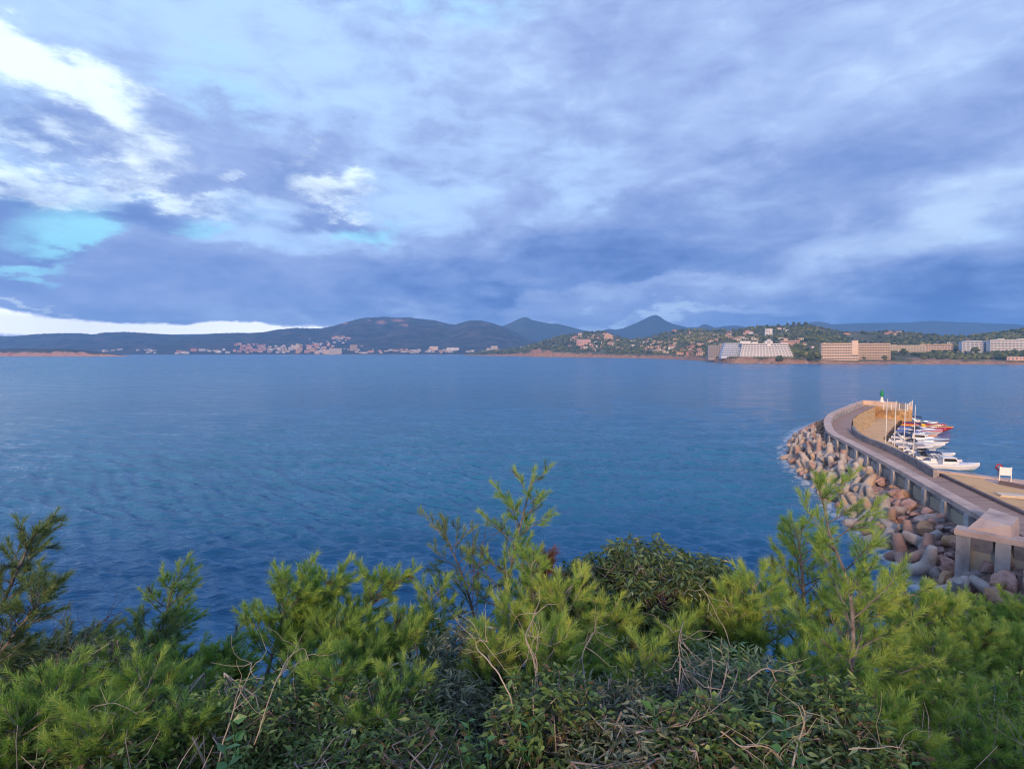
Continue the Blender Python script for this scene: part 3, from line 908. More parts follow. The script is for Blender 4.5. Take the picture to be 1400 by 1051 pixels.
def hotel(name, label, px0, px1, pyb, pyt, floors, bays, colour, layer='coast', yoff=0, depth=14, stepback=1.6, steps_side=0.0, balc=True, rot=0.0, crown=(), colour2=None, Y=None):
    """large hotel: storeys stepping back, a balcony slab per storey, window parts"""
    pm = (px0 + px1) / 2
    p = drop(pm, pyb, layer)
    if Y:
        p = at(pm, pyb, Y=Y)
    d = p[1]
    wdt = (px1 - px0) * d / F
    hgt = (pyb - pyt) * d / F
    root = empty(name, p, label, 'hotel', 'large hotels on the opposite shore', rz=-math.atan2(p[0], p[1]) * 0.6 + rot)
    wall_m, bal_m = M['b_' + colour] if colour != 'blue' else M['white_blue_shade'], M['b_' + (colour2 or colour)] if (colour2 or colour) != 'blue' else M['white_blue_shade']  # 'blue' picks the white wall with shade painted into it
    fh = hgt / floors
    b = MB()
    nw = 0
    for fl in range(floors):
        y0 = fl * stepback
        xs = steps_side * fl * wdt / floors / 2
        b.box((-wdt / 2 + xs, y0 + 1.4, fl * fh - (3.5 if fl == 0 else 0)), (wdt / 2 - xs, depth + y0, (fl + 1) * fh), 0)
    b.box((-wdt / 2 + xs - .4, y0 + .8, hgt), (wdt / 2 - xs + .4, depth + y0 + .4, hgt + .9), 0)
    b.build('wall', wall_m, root)
    bb = None
    for fl in range(floors):
        y0 = fl * stepback
        xs = steps_side * fl * wdt / floors / 2
        q = MB()
        q.box((-wdt / 2 + xs, y0, fl * fh + .0), (wdt / 2 - xs, y0 + 1.38, fl * fh + .25), 0)
        q.box((-wdt / 2 + xs, y0 - .02, fl * fh + .26), (wdt / 2 - xs, y0 + .13, fl * fh + fh * .36), 0)
        for k in range(bays + 1):
            x = -wdt / 2 + xs + (wdt - 2 * xs) * k / bays
            q.box((x - .18, y0 + .01, fl * fh + .27), (x + .18, y0 + 1.37, (fl + 1) * fh - .02), 0)
        q.build('balcony', bal_m, root)
    wme = None
    rnd = random.Random(name + label)
    for fl in range(floors):
        y0 = fl * stepback
        xs = steps_side * fl * wdt / floors / 2
        for k in range(bays):
            if nw >= 100:
                break
            nw += 1
            x = -wdt / 2 + xs + (wdt - 2 * xs) * (k + .5) / bays
            ww = (wdt - 2 * xs) / bays
            if wme is None:
                q = MB()
                q.box((-ww * .36, 0, 0), (ww * .36, .12, fh * .72), 0)
                o = q.build('window', M['win'], root)
                wme = o
            else:
                o = wme.copy()
                COL.objects.link(o)
            o.parent = root
            o.location = (x, y0 + 1.30, fl * fh + .28)
    for (cx0, cx1, h2, cc) in crown:
        q = MB()
        x0, x1 = -wdt / 2 + wdt * cx0, -wdt / 2 + wdt * cx1
        yb = (floors - 1) * stepback
        q.box((x0, yb - .6, -6 if cc == 'tower' else hgt + .92), (x1, yb + 7, hgt + h2), 0)
        if cc == 'tower':
            q.box((x0 - .4, yb - 1.0, hgt + h2), (x1 + .4, yb + 7.4, hgt + h2 + .5), 0)
        q.build('stair_tower' if cc == 'tower' else 'roof_house', wall_m, root)
    return root


hotel('hotel', 'grey stone apartment hotel with pale stair head at the cliff edge', 969, 988, 489, 472.6, 6, 6, 'grey', crown=[(.75, 1.0, 3.5, 'r')], stepback=0.6)
hotel('hotel', 'white terraced wing coloured in blue shade, stepping down beside the white hotel', 987, 1020, 487, 469.6, 6, 10, 'blue', stepback=2.0, steps_side=0.45, rot=.1)
hotel('hotel', 'white terraced hotel with stepped roofline above the orange cliff', 1014, 1081, 487.6, 470.2, 6, 16, 'white', stepback=2.2, steps_side=0.16, crown=[(.02, .22, 4.5, 'r'), (.24, .36, 3.2, 'r'), (.50, .64, 4.5, 'r'), (.54, .60, 6.5, 'tower'), (.8, .92, 1.8, 'r')])
hotel('hotel', 'peach slab hotel west wing with deep shadowed balconies', 1126, 1170, 492.5, 470, 6, 14, 'peach', colour2='peach', stepback=0.5, crown=[(.83, .99, 4.2, 'tower'), (.05, .12, 1.6, 'r')])
hotel('hotel', 'peach slab hotel east wing, longer low end beside the trees', 1171, 1214, 491.5, 470.2, 6, 14, 'peach', colour2='tan', stepback=0.5, rot=.05)
hotel('hotel', 'ochre three-storey hotel with arched roof bumps behind shrubs', 1262, 1299, 480.5, 471.6, 3, 12, 'tan', colour2='peach', stepback=0.5, crown=[(.02, .12, 2, 'r'), (.2, .3, 2, 'r'), (.42, .52, 2, 'r'), (.64, .76, 2, 'r'), (.86, .96, 2, 'r')])
hotel('hotel', 'pale cream low hotel wing with a rooftop hut', 1220, 1261, 481, 472.6, 3, 12, 'cream', stepback=0.5, crown=[(.05, .2, 1.8, 'r')])
hotel('hotel', 'blue-shaded white hotel wing with long open balconies', 1320, 1363, 482, 467.2, 5, 9, 'blue', colour2='white', stepback=0.4, rot=.08, crown=[(.1, .5, 2.0, 'r')])
hotel('hotel', 'large white hotel with a grid of recessed balconies at the east end', 1363, 1440, 481.5, 465.2, 5, 19, 'white', stepback=0.4, crown=[(.1, .2, 2.5, 'r'), (.4, .5, 2.5, 'r')], rot=.12)
hotel('hotel', 'long pink hotel annex behind the white terraced hotel', 1068, 1092, 472.5, 466.2, 2, 9, 'pink', stepback=0.5)


# trees one can tell apart on the ridge and between the hotels
def far_tree(px, py, hpx, wpx, label, shape='round', group='trees standing out on the coast ridge'):
    p = drop(px, py, 'coast')
    if p is None:
        p = at(px, py, Y=float(hills_interp(D_RIDGE, px)) - 15)
    d = p[1]
    hgt, wd = hpx * d / F, wpx * d / F
    root = empty('pine_tree' if shape == 'umbrella' else 'tree', p, label, 'tree', group)
    rg = np.random.RandomState(int(px * 7 + py))
    q = MB()
    q.tube([(0, 0, -1), (.2, 0, hgt * .4), (0, .2, hgt * .8)], [.35, .28, .12], 6)
    q.build('trunk', M['bark'], root)
    b = MB()
    iv, ifc = ico(2)
    nb = 14
    for k in range(nb):
        a = rg.uniform(0, 6.28)
        rr = wd * .34 * math.sqrt(rg.rand())
        zc = hgt * (rg.uniform(.72, .92) if shape == 'umbrella' else rg.uniform(.35, .85))
        rr *= 1.0 if shape == 'umbrella' else (1.15 - zc / hgt * .8)
        r_ = wd * rg.uniform(.14, .24)
        W_ = iv * (1 + .2 * rg.normal(size=(len(iv), 1))) * np.array((r_, r_, r_ * (.5 if shape == 'umbrella' else .8))) + np.array((math.cos(a) * rr, math.sin(a) * rr, zc))
        b.add(W_, ifc, 0, np.clip(.4 + rg.normal() * .15 + rg.normal(size=len(iv)) * .08, 0, 1))
    b.build('crown', M['treeblob'], root)


ft = [(1085, 445, 5, 6, 'r', 'rounded dark tree on the ridge above the white hotel'), (1093, 444.5, 4, 5, 'u', 'flat-topped pine on the ridge crest beside a rounded tree'),
      (1101, 444.5, 4.5, 7, 'r', 'broad dark tree at the highest point of the ridge'), (1064, 446.5, 3.5, 5, 'r', 'small tree on the ridge above the white tower block'),
      (1386, 456, 6, 9, 'u', 'spreading umbrella pine behind the large white hotel'), (1372, 457, 5, 8, 'u', 'umbrella pine, smaller one beside the spreading pine'), (1398, 456, 8, 10, 'r', 'tall dark tree behind the east end of the large hotel'),
      (1354, 458.5, 4, 7, 'r', 'low rounded tree on the skyline over the white hotel'), (1146, 489, 7, 6, 'r', 'dark tree in front of the peach hotel west wing'), (1154, 491, 5, 5, 'r', 'small bush-like tree at the foot of the peach hotel'),
      (1118, 493, 13, 14, 'r', 'dense green tree beside the west end of the peach hotel'), (1107, 494, 12, 13, 'r', 'dark tree between the white and the peach hotels'), (1095, 493, 16, 12, 'r', 'tall dark tree beside the white terraced hotel'),
      (1066, 495, 8, 13, 'r', 'round green tree on the cliff under the white hotel'), (1235, 485, 9, 9, 'r', 'yellow-green tree in front of the cream hotel wing'), (1333, 484, 10, 12, 'r', 'blue-green tree in front of the blue-shaded hotel wing'),
      (1047, 468, 7, 11, 'r', 'light green tree rising behind the white hotel roof'), (1180, 456, 4, 8, 'r', 'tree crown on the skyline above the peach hotel'), (1270, 490, 6, 13, 'r', 'shrubby tree on the slope below the ochre hotel'),
      (1372, 492, 9, 16, 'r', 'dark spreading tree at the shore under the large hotel'), (1212, 491.5, 5, 7, 'r', 'small dark tree at the east end of the peach hotel'), (938, 470, 4, 5, 'r', 'lone dark tree above the terraced slope'),
      (800, 456.5, 3.5, 7, 'r', 'dark tree on top of the red cliff headland')]
for (x, y, h_, w_, sh, lb) in ft:
    far_tree(x, y, h_, w_, lb, 'umbrella' if sh == 'u' else 'round', 'trees standing out on the opposite shore')


# ------------------------------------------------------------------ breakwater
def ribbon(b, A, B_, za, zb, mi=0):
    """strip between two plan polylines"""
    n = len(A)
    V = np.vstack([np.c_[A, np.full(n, za)], np.c_[B_, np.full(n, zb)]])
    i = np.arange(n - 1)
    b.add(V, np.stack([i, i + n, i + n + 1, i + 1], 1)[:, ::-1], mi)


def wall_solid(b, A, B_, z0, z1, mi=0):
    """closed wall between two plan polylines (A on the left of the way)"""
    n = len(A)
    V = np.vstack([np.c_[A, np.full(n, z0)], np.c_[B_, np.full(n, z0)], np.c_[A, np.full(n, z1)], np.c_[B_, np.full(n, z1)]])
    i = np.arange(n - 1)
    fs = [np.stack([i + 2 * n, i + 3 * n, i + 3 * n + 1, i + 2 * n + 1], 1), np.stack([i, i + 2 * n, i + 2 * n + 1, i + 1], 1),
          np.stack([i + n, i + n + 1, i + 3 * n + 1, i + 3 * n], 1), np.stack([i, i + 1, i + n + 1, i + n], 1),
          np.array([(0, n, 3 * n, 2 * n)]), np.array([(n - 1, 3 * n - 1, 4 * n - 1, 2 * n - 1)])]
    b.add(V, fs, mi)


CORE = offset(OUT, .42)      # face of the wall under the overhanging cap
IN = offset(OUT, 1.15)
par = crom([at(*p, z=4.7) for p in [(1276, 642), (1254, 629), (1230, 616.5), (1206, 606), (1185, 598), (1170, 589.5), (1164, 581.5)]], 8)[:, :2]
tail = [at(1166, 573, z=ROADZ)[:2], at(1175, 565.5, z=ROADZ)[:2], at(1186, 560, z=ROADZ)[:2], at(1197, 555.5, z=ROADZ)[:2]]
kerb_near = [at(1430, 719, z=ROADZ)[:2], at(1400, 704.5, z=ROADZ)[:2], at(1363, 687.5, z=ROADZ)[:2], at(1317, 665.7, z=ROADZ)[:2], at(1284, 650, z=ROADZ)[:2]]

bw = empty('breakwater', (*OUT[30], 0), 'curved concrete breakwater with a paved road behind its seaward parapet', 'breakwater')
bw['kind'] = 'structure'
inv = -np.array((*OUT[30], 0))


def bpart(b, name, m_, smooth=False, parent=bw):
    for v in b.v:
        v += inv
    return b.build(name, m_, parent, smooth)


b = MB()
wall_solid(b, CORE, IN, -1.0, CAPZ - .42)
bpart(b, 'sea_wall', M['conc'])
b = MB()
wall_solid(b, OUT, offset(OUT, 1.2), CAPZ - .418, CAPZ)
bpart(b, 'wall_cap', M['conc_cap'])
# piers and infill on the seaward face
s_ = 2.2
k = 0
while s_ < 52:
    p, a = on_wall(s_, -.1)
    b = MB()
    b.box((-.42, -.34, .6), (.42, .26, CAPZ - .424), 0, rz=a, c=(*p, 0))
    bpart(b, 'pier', M['conc'])
    p2, a2 = on_wall(s_ + 2.2, -.38)
    b = MB()
    b.box((-1.7, -.05, 1.2), (1.7, .12, CAPZ - .9), 0, rz=a2, c=(*p2, 0))
    bpart(b, 'infill_panel', M['panel'] if k < 4 else M['conc'])
    s_ += 4.4
    k += 1
# road
end_in = np.array(tail[-1])
roadR = crom([*kerb_near, *[par[i] for i in range(0, len(par), 8)], *tail], 8)[:, :2]
roadL = np.vstack([np.array([at(1460, 770, z=ROADZ)[:2], at(1390, 727, z=ROADZ)[:2]]), IN])


def resample(L, n):
    s0 = np.concatenate([[0], np.cumsum(np.linalg.norm(np.diff(L, axis=0), axis=1))])
    t = np.linspace(0, s0[-1], n)
    return np.stack([np.interp(t, s0, L[:, 0]), np.interp(t, s0, L[:, 1])], 1)


b = MB()
wall_solid(b, resample(roadL, 90), resample(roadR, 90), -1.0, ROADZ)
o = bpart(b, 'road', M['road'])
b = MB()
wall_solid(b, par, offset(par, -.35) if False else offset(par, .35), .2, 4.7)
bpart(b, 'inner_parapet', M['conc_dark'])
kn = resample(np.array(kerb_near), 14)
b = MB()
wall_solid(b, kn, offset(kn, .35), .2, ROADZ + .28)
bpart(b, 'kerb', M['kerb'])
# tip: end platform, its wall
tp = [OUT[-1], OUT[-1] + tipdir * 6.5, at(1248, 553.6, z=CAPZ)[:2], at(1244, 560, z=ROADZ)[:2], end_in]
b = MB()
b.prism([IN[-1], *tp[1:]], -1.0, ROADZ - .004)
bpart(b, 'end_platform', M['revet'])
q_tip = np.array([OUT[-1] + tipdir * .02, OUT[-1] + tipdir * 6.5, at(1230, 549.3, z=CAPZ)[:2], at(1248, 553.4, z=CAPZ)[:2]])
b = MB()
wall_solid(b, q_tip, offset(q_tip, .6), -1, CAPZ - .1)
bpart(b, 'end_wall', M['conc_cap'])
# quay edge (lower level) and the apron
qe = [at(1274, 640.5, z=QUAYZ)[:2], at(1206.5, 599, z=QUAYZ)[:2], at(1229, 573.4, z=QUAYZ)[:2], at(1243, 567.5, z=QUAYZ)[:2]]
b = MB()
b.prism([qe[0], qe[1], qe[2], qe[3], at(1240, 560, z=ROADZ)[:2] + (0, 3), end_in + (0.3, 4), *[r for r in roadR[::-1][6:70:6]]], -1.0, QUAYZ)
bpart(b, 'lower_quay', M['quay'])
rv = MB()
foot = [at(1196, 578, z=QUAYZ)[:2], at(1184, 586, z=QUAYZ)[:2], at(1178, 592, z=QUAYZ)[:2], at(1184, 598, z=QUAYZ)[:2], at(1195, 603, z=QUAYZ)[:2]]
top_ = [np.array(tail[-1]), np.array(tail[1]), np.array(tail[0]), par[-1] + (.3, 0), par[-6] + (.3, 0)]
A_, B2 = resample(np.array(top_), 26), resample(np.array(foot), 26)
rows = []
rg = np.random.RandomState(2)
for t in np.linspace(0, 1, 9):
    pp = A_ * (1 - t) + B2 * t
    zz_ = (ROADZ - .05) * (1 - t) + (QUAYZ - .1) * t
    rows.append(np.c_[pp, zz_ + rg.uniform(-.22, .12, len(pp)) * (0 < t < 1)])
rows = np.array(rows)
i = np.arange(8)[:, None] * 26
k = np.arange(25)[None, :]
rv.add(rows.reshape(-1, 3), np.stack([i + k, i + k + 1, i + 27 + k, i + 26 + k], -1).reshape(-1, 4))
bpart(rv, 'stone_revetment', M['revet'])
APZ = 2.0
b = MB()
ap = [at(1276, 642.5, z=APZ)[:2], at(1400, 657.5, z=APZ)[:2], at(1640, 690, z=APZ)[:2], at(1640, 860, z=APZ)[:2], at(1440, 724, z=ROADZ)[:2], *[p for p in kn[2:]]]
b.prism(ap, -1.0, APZ)
bpart(b, 'apron', M['quay'])
b = MB()
b.prism([at(1276, 642.2, z=APZ)[:2], at(1405, 657.6, z=APZ)[:2], at(1405, 661, z=APZ)[:2], at(1276, 644.2, z=APZ)[:2]], APZ - .2, APZ + .12)
bpart(b, 'edge_coping', M['conc_cap'])
b = MB()
b.prism([at(1352, 652, z=APZ)[:2], at(1500, 671, z=APZ)[:2], at(1500, 690, z=APZ)[:2], at(1368, 663, z=APZ)[:2], at(1345, 656, z=APZ)[:2]], APZ - .1, APZ + .004)
bpart(b, 'pink_paving', M['pinkpave'])
b = MB()
cw = np.array([at(1368, 661.4, z=APZ)[:2], at(1400, 667.5, z=APZ)[:2], at(1480, 684, z=APZ)[:2]])
wall_solid(b, cw, offset(cw, .4), APZ - .2, APZ + .42)
bpart(b, 'low_wall', M['kerb'])

# near end: abutment wall that turns towards the hill, chamfered block on top
w0, w1 = at(1304.6, 723, z=CAPZ)[:2], at(1402, 741, z=CAPZ)[:2]
dirw = (w1 - w0) / np.linalg.norm(w1 - w0)
nrm = np.array((dirw[1], -dirw[0]))
if nrm[1] > 0:
    nrm = -nrm                      # faces us
aw = math.atan2(dirw[1], dirw[0])
ab = empty('abutment', (*w0, 0), 'grey concrete abutment wall with piers at the root of the breakwater', 'wall')
ab['kind'] = 'structure'


def apart(b, name, m_):
    for v in b.v:
        v -= np.array((*w0, 0))
    return b.build(name, m_, ab)


LW = 17.0
b = MB()
b.box((0, .02, CAPZ - .38), (LW, 1.35, CAPZ + .02), rz=aw, c=(*w0, 0))
apart(b, 'wall_cap', M['conc_cap'])
b = MB()
b.box((.1, .5, -.6), (LW, 1.2, CAPZ - .384), rz=aw, c=(*w0, 0))
apart(b, 'wall', M['panel'])
# sloping fascia under the cap between piers
for x0, x1 in ((.95, 2.15), (3.25, 7.2), (8.1, 12.1), (13, LW)):
    b = MB()
    V = np.array([(x0, .06, CAPZ - .386), (x1, .06, CAPZ - .386), (x1, .498, CAPZ - 1.45), (x0, .498, CAPZ - 1.45), (x0, .498, CAPZ - .386), (x1, .498, CAPZ - .386)])
    b.add(rotz(V, aw) + np.array((*w0, 0)), [np.array([(3, 2, 1, 0), (0, 1, 5, 4)]), np.array([(0, 4, 3), (1, 2, 5)])])
    apart(b, 'fascia', M['conc_dark'])
for x0 in (.12, 2.3, 7.22, 12.12):
    b = MB()
    b.box((x0, .04 if x0 > 1 else .1, -.6), (x0 + .82, .49, CAPZ - .388), rz=aw, c=(*w0, 0))
    apart(b, 'pier', M['conc'])
b = MB()
for z_ in (2.2, 2.9, 3.5):
    b.box((3.3, .485, z_), (7.15, .498, z_ + .02), rz=aw, c=(*w0, 0))
apart(b, 'board_lines', M['conc_dark'])
# fill behind the abutment
b = MB()
back = [w0 + dirw * .3 - nrm * 1.36, w0 + dirw * LW - nrm * 1.36, w0 + dirw * LW - nrm * 8, at(1460, 765, z=ROADZ)[:2], IN[2], OUT[0] + (0.2, .0)]
b.prism(back, -.8, ROADZ + .02)
apart(b, 'deck', M['road'])
blk = [at(1322, 722.5, z=CAPZ)[:2], at(1383, 735, z=CAPZ)[:2], at(1394, 722, z=CAPZ)[:2], at(1352, 707, z=CAPZ)[:2]]
cc = np.mean(blk, 0)
b = MB()
tp_ = [cc + (q - cc) * .94 for q in blk]
tp_[0] = blk[0] + (cc - blk[0]) * .42
b.prism(blk, CAPZ + .03, CAPZ + .80, top=tp_)
b.prism(blk, ROADZ - 1, CAPZ + .026)
o = b.build('concrete_block', M['conc_cap'], recentre=True)
tag(o, 'pinkish chamfered concrete block on the corner of the abutment', 'block')

# rubble bed under the armour stones
b = MB()
ss = np.linspace(-9, LEN + 3, 90)
prof = [(-.6, 3.1), (.8, 2.7), (2.4, 1.9), (4.0, .8), (6.0, -.5), (9.0, -1.4)]
rgb = np.random.RandomState(4)
G = []
for d, z_ in prof:
    row = []
    for s__ in ss:
        k_ = WATER_W(s__) / 6.0
        p, a = on_wall(s__, d * k_)
        drop_ = 0.25 if s__ > 60 else 0
        row.append((p[0], p[1], z_ - drop_ + rgb.uniform(-.15, .15)))
    G.append(row)
G = np.array(G)
nr, nc = G.shape[:2]
i = np.arange(nr - 1)[:, None] * nc
k = np.arange(nc - 1)[None, :]
b.add(G.reshape(-1, 3), np.stack([i + k, i + k + 1, i + nc + k + 1, i + nc + k], -1).reshape(-1, 4)[:, ::-1])
o = b.build('rubble_bed', M['rubble'])
o['kind'] = 'structure'


# armour: tetrapods and boulders
def tetrapod_mesh(mi, seed):
    b = MB()
    dirs = np.array([(0, 0, 1), (.943, 0, -.333), (-.471, .816, -.333), (-.471, -.816, -.333)])
    for d in dirs:
        pts = [d * t for t in (0, .35, .8, 1.38, 1.46)]
        b.tube(pts, [.42, .43, .37, .29, .24], 12)
    iv, ifc = ico(3)
    b.add(iv * .50, ifc)
    o = b.build('tetrapod', M['tetra'][mi], smooth=False)
    me = o.data
    bm = bmesh.new()
    bm.from_mesh(me)
    for f in bm.faces:
        f.smooth = True
    for e in bm.edges:
        if len(e.link_faces) == 2 and e.calc_face_angle(0) > .6:
            e.smooth = False
    bm.to_mesh(me)
    bm.free()
    bpy.data.objects.remove(o)
    return me


def boulder_mesh(mi, seed):
    rg_ = np.random.RandomState(seed)
    iv, ifc = ico(3)
    P = iv.copy()
    for _ in range(17):
        n_ = rg_.normal(size=3)
        n_ /= np.linalg.norm(n_)
        h_ = rg_.uniform(.5, .8)
        d = P @ n_ - h_
        P -= np.where(d > 0, d, 0)[:, None] * n_[None, :] * .98
    P *= 1 + .035 * snoise(iv * 3, seed, 3, 2.0)[:, None]
    P *= np.array((1.0, rg_.uniform(.65, .9), rg_.uniform(.5, .75)))
    b = MB()
    b.add(P, ifc)
    o = b.build('boulder', M['rock'][mi])
    me = o.data
    bpy.data.objects.remove(o)
    return me


TM = [tetrapod_mesh(i, i) for i in range(3)]
BMS = [[boulder_mesh(i, 10 * i + j) for j in range(4)] for i in range(4)]
rnd = random.Random(12)


def bed_z(s__, d):
    k_ = WATER_W(s__) / 6.0
    return float(np.interp(d / k_, [q[0] for q in prof], [q[1] for q in prof])) - (.25 if s__ > 60 else 0)


def armour_pos(s__, d):
    p, a = on_wall(s__, d)
    if s__ > LEN - .6:
        p = p + tipdir * (s__ - LEN + .6)
    return p


ARM = []


def put_tetra(s__, d, sc, zoff=.78):
    p = armour_pos(s__, d)
    o = bpy.data.objects.new('tetrapod', TM[rnd.choices((0, 1, 2), (6, 3, 2))[0]])
    COL.objects.link(o)
    o.location = (p[0], p[1], bed_z(s__, d) + zoff * sc)
    base = Euler((rnd.uniform(-.45, .45), rnd.uniform(-.45, .45), rnd.uniform(0, 6.28)))
    o.rotation_euler = base if rnd.random() < .7 else Euler((rnd.uniform(0, 3.1), rnd.uniform(0, 3.1), rnd.uniform(0, 6)))
    o.scale = (sc,) * 3
    ARM.append(('t', s__, d, sc, o, p))


def put_rock(s__, d, sc, cols=(4, 3, 1.2, 3), zoff=.25):
    p = armour_pos(s__, d)
    ci = rnd.choices(range(4), cols)[0]
    o = bpy.data.objects.new('boulder', rnd.choice(BMS[ci]))
    COL.objects.link(o)
    o.location = (p[0], p[1], bed_z(s__, d) + zoff * sc)
    o.rotation_euler = (rnd.uniform(-.5, .5), rnd.uniform(-.5, .5), rnd.uniform(0, 6.28))
    o.scale = (sc * rnd.uniform(.85, 1.15),) * 3
    ARM.append(('b%d' % ci, s__, d, sc, o, p))


taken = []


def free(s__, d, r_):
    for a, b_, c_ in taken:
        if (a - s__) ** 2 + (b_ - d) ** 2 < (r_ + c_) ** 2:
            return False
    return True


# tetrapods: a dense belt on the middle stretch, the waterline row near the root
tries = 0
nt = 0
while nt < 92 and tries < 9000:
    tries += 1
    s__ = rnd.uniform(-1, 66)
    W_ = WATER_W(s__)
    if s__ < 16:
        d = rnd.uniform(W_ * .62, W_ * 1.02)
    elif s__ < 50:
        d = rnd.uniform(1.5 if s__ > 22 else 2.6, W_ * .98)
    else:
        d = rnd.uniform(1.4, W_ * .9)
        if rnd.random() < .6:
            continue
    sc = rnd.uniform(1.0, 1.25) * (1 if s__ < 50 else .9)
    if free(s__, d, sc * .60):
        taken.append((s__, d, sc * .60))
        put_tetra(s__, d, sc)
        nt += 1
tries = 0
nb = 0
while nb < 280 and tries < 60000:
    tries += 1
    s__ = rnd.uniform(-9, 30) if rnd.random() < .42 else rnd.uniform(28, LEN + 5)
    W_ = WATER_W(s__)
    d = rnd.uniform(.2, W_ * 1.05)
    sc = rnd.uniform(.5, 1.25) if s__ < 50 else rnd.uniform(.6, 1.3)
    if d < .9:
        sc = min(sc, .6)
    if free(s__, d, sc * .40):
        taken.append((s__, d, sc * .42))
        put_rock(s__, d, sc * 1.18, cols=(5, 1.6, 1.5, 3) if s__ < 55 else (6, 1.2, 3, 2))
        nb += 1
# stones heaped against the foot of the abutment
for k_ in range(16):
    t_ = rnd.uniform(-.6, 7.5)
    off_ = rnd.uniform(.5, 3.2)
    p = w0 + dirw * t_ + nrm * off_
    sc = rnd.uniform(.5, 1.0)
    ci = rnd.choices(range(4), (3, 4, 0.6, 3))[0]
    o = bpy.data.objects.new('boulder', rnd.choice(BMS[ci]))
    COL.objects.link(o)
    o.location = (p[0], p[1], 1.5 - off_ * .45 + rnd.uniform(0, .3))
    o.rotation_euler = (rnd.uniform(-.5, .5), rnd.uniform(-.5, .5), rnd.uniform(0, 6.28))
    o.scale = (sc,) * 3
    ARM.append(('a%d' % ci, t_, off_, sc, o, p))
for dx, dn, sc, rr in ((2.6, 1.5, 1.15, (.2, 1.4, .3)), (.6, 2.6, 1.1, (1.2, .2, 2.0)), (4.4, 2.3, 1.05, (.1, 1.3, 2.6))):
    p = w0 + dirw * dx + nrm * dn
    o = bpy.data.objects.new('tetrapod', TM[0])
    COL.objects.link(o)
    o.location = (p[0], p[1], 1.35)
    o.rotation_euler = rr
    o.scale = (sc,) * 3
    ARM.append(('x', dx, dn, sc, o, p))
colname = {'t': None, '0': 'pinkish', '1': 'grey', '2': 'orange', '3': 'purplish'}
cnt = {}
tname = {'tetrapod_concrete_grey': 'grey', 'tetrapod_concrete_tan': 'tan', 'tetrapod_concrete_rust': 'rust-tinged'}
for kind_, s__, d, sc, o, p in sorted(ARM, key=lambda r: (r[0], r[1])):
    if kind_ == 'x':
        cl_ = tname[o.data.materials[0].name]
        key = ('x',)
        cnt[key] = cnt.get(key, 0) + 1
        tag(o, f"{cl_} tetrapod leaning against the abutment foot, {ordinal(cnt[key])} from the corner", 'tetrapod', 'tetrapods on the breakwater')
        continue
    band = 'at the waterline' if d > WATER_W(s__) * .66 else ('midway down the bank' if d > WATER_W(s__) * .33 else 'against the sea wall')
    if kind_ == 't':
        cl_ = tname[o.data.materials[0].name]
        key = ('t', cl_, band)
        cnt[key] = cnt.get(key, 0) + 1
        tag(o, f"{cl_} tetrapod {band}, {ordinal(cnt[key])} of its colour there from the abutment", 'tetrapod', 'tetrapods on the breakwater')
    elif kind_[0] == 'a':
        cl_ = colname[kind_[1]]
        key = ('a', cl_)
        cnt[key] = cnt.get(key, 0) + 1
        tag(o, f"{cl_} boulder at the abutment foot, {ordinal(cnt[key])} of its colour from the corner", 'boulder', 'boulders on the breakwater')
    else:
        cl_ = colname[kind_[1]]
        size = 'small' if sc < .9 else 'big'
        key = ('b', cl_, size, band)
        cnt[key] = cnt.get(key, 0) + 1
        tag(o, f"{size} {cl_} boulder {band}, {ordinal(cnt[key])} such from the abutment", 'boulder', 'boulders on the breakwater')

# flag poles on the lower quay
FP = [(1210.9, 545.7, 'flagpole farthest along the quay, first of four from the green beacon', 86.5), (1223, 548.6, 'flagpole second of four counting from the green beacon', 83.8),
      (1236, 551.4, 'flagpole third of four counting from the green beacon', 81.2), (1249.6, 554.6, 'flagpole last of four, beside the small white boats', 78.6)]
for px, py, lb, Y in FP:
    topz = at(px, py, Y=Y)[2]
    X = (px - 700) / F * Y * 1.0
    X = at(px, 600, Y=Y)[0]
    root = empty('flagpole', (X, Y, QUAYZ), 'bare white ' + lb.replace('farthest along', 'farthest out on') if False else 'bare white ' + lb, 'flagpole', 'flagpoles on the quay')
    hp = topz - QUAYZ
    MB().tube([(0, 0, 0), (0, 0, hp * .5), (0, 0, hp)], [.06, .05, .035], 8).build('pole', M['polewhite'], root, smooth=True)
    MB().box((-.22, -.22, 0), (.22, .22, .12)).build('base_plate', M['metal'], root)
    iv, ifc = ico(2)
    MB().add(iv * .085 + np.array((0, 0, hp + .06)), ifc).build('finial', M['metal'], root, smooth=True)
    MB().tube([(.09, 0, 1.2), (.08, 0, hp - .2)], [.012, .012], 4).build('halyard', M['grey'], root)

# green harbour beacon at the tip
bp = at(1205.6, 548, z=CAPZ)
root = empty('harbour_beacon', (bp[0], bp[1], CAPZ - .3), 'green harbour light on a white conical base at the breakwater tip', 'beacon')
MB().tube([(0, 0, 0), (0, 0, .35), (0, 0, .36), (0, 0, 1.35)], [.62, .55, .38, .26], 14).build('base', M['polewhite'], root, smooth=False)
MB().tube([(0, 0, 1.36), (0, 0, 2.2), (0, 0, 2.21), (0, 0, 2.5)], [.30, .46, .52, .52], 14).build('tower', M['green'], root)
MB().tube([(0, 0, 2.51), (0, 0, 2.95), (0, 0, 3.2), (0, 0, 3.3)], [.26, .26, .2, .05], 12).build('lantern', M['green'], root, smooth=True)
MB().tube([(.2, 0, 2.51), (.2, 0, 3.6)], [.02, .02], 5).build('antenna', M['metal'], root)

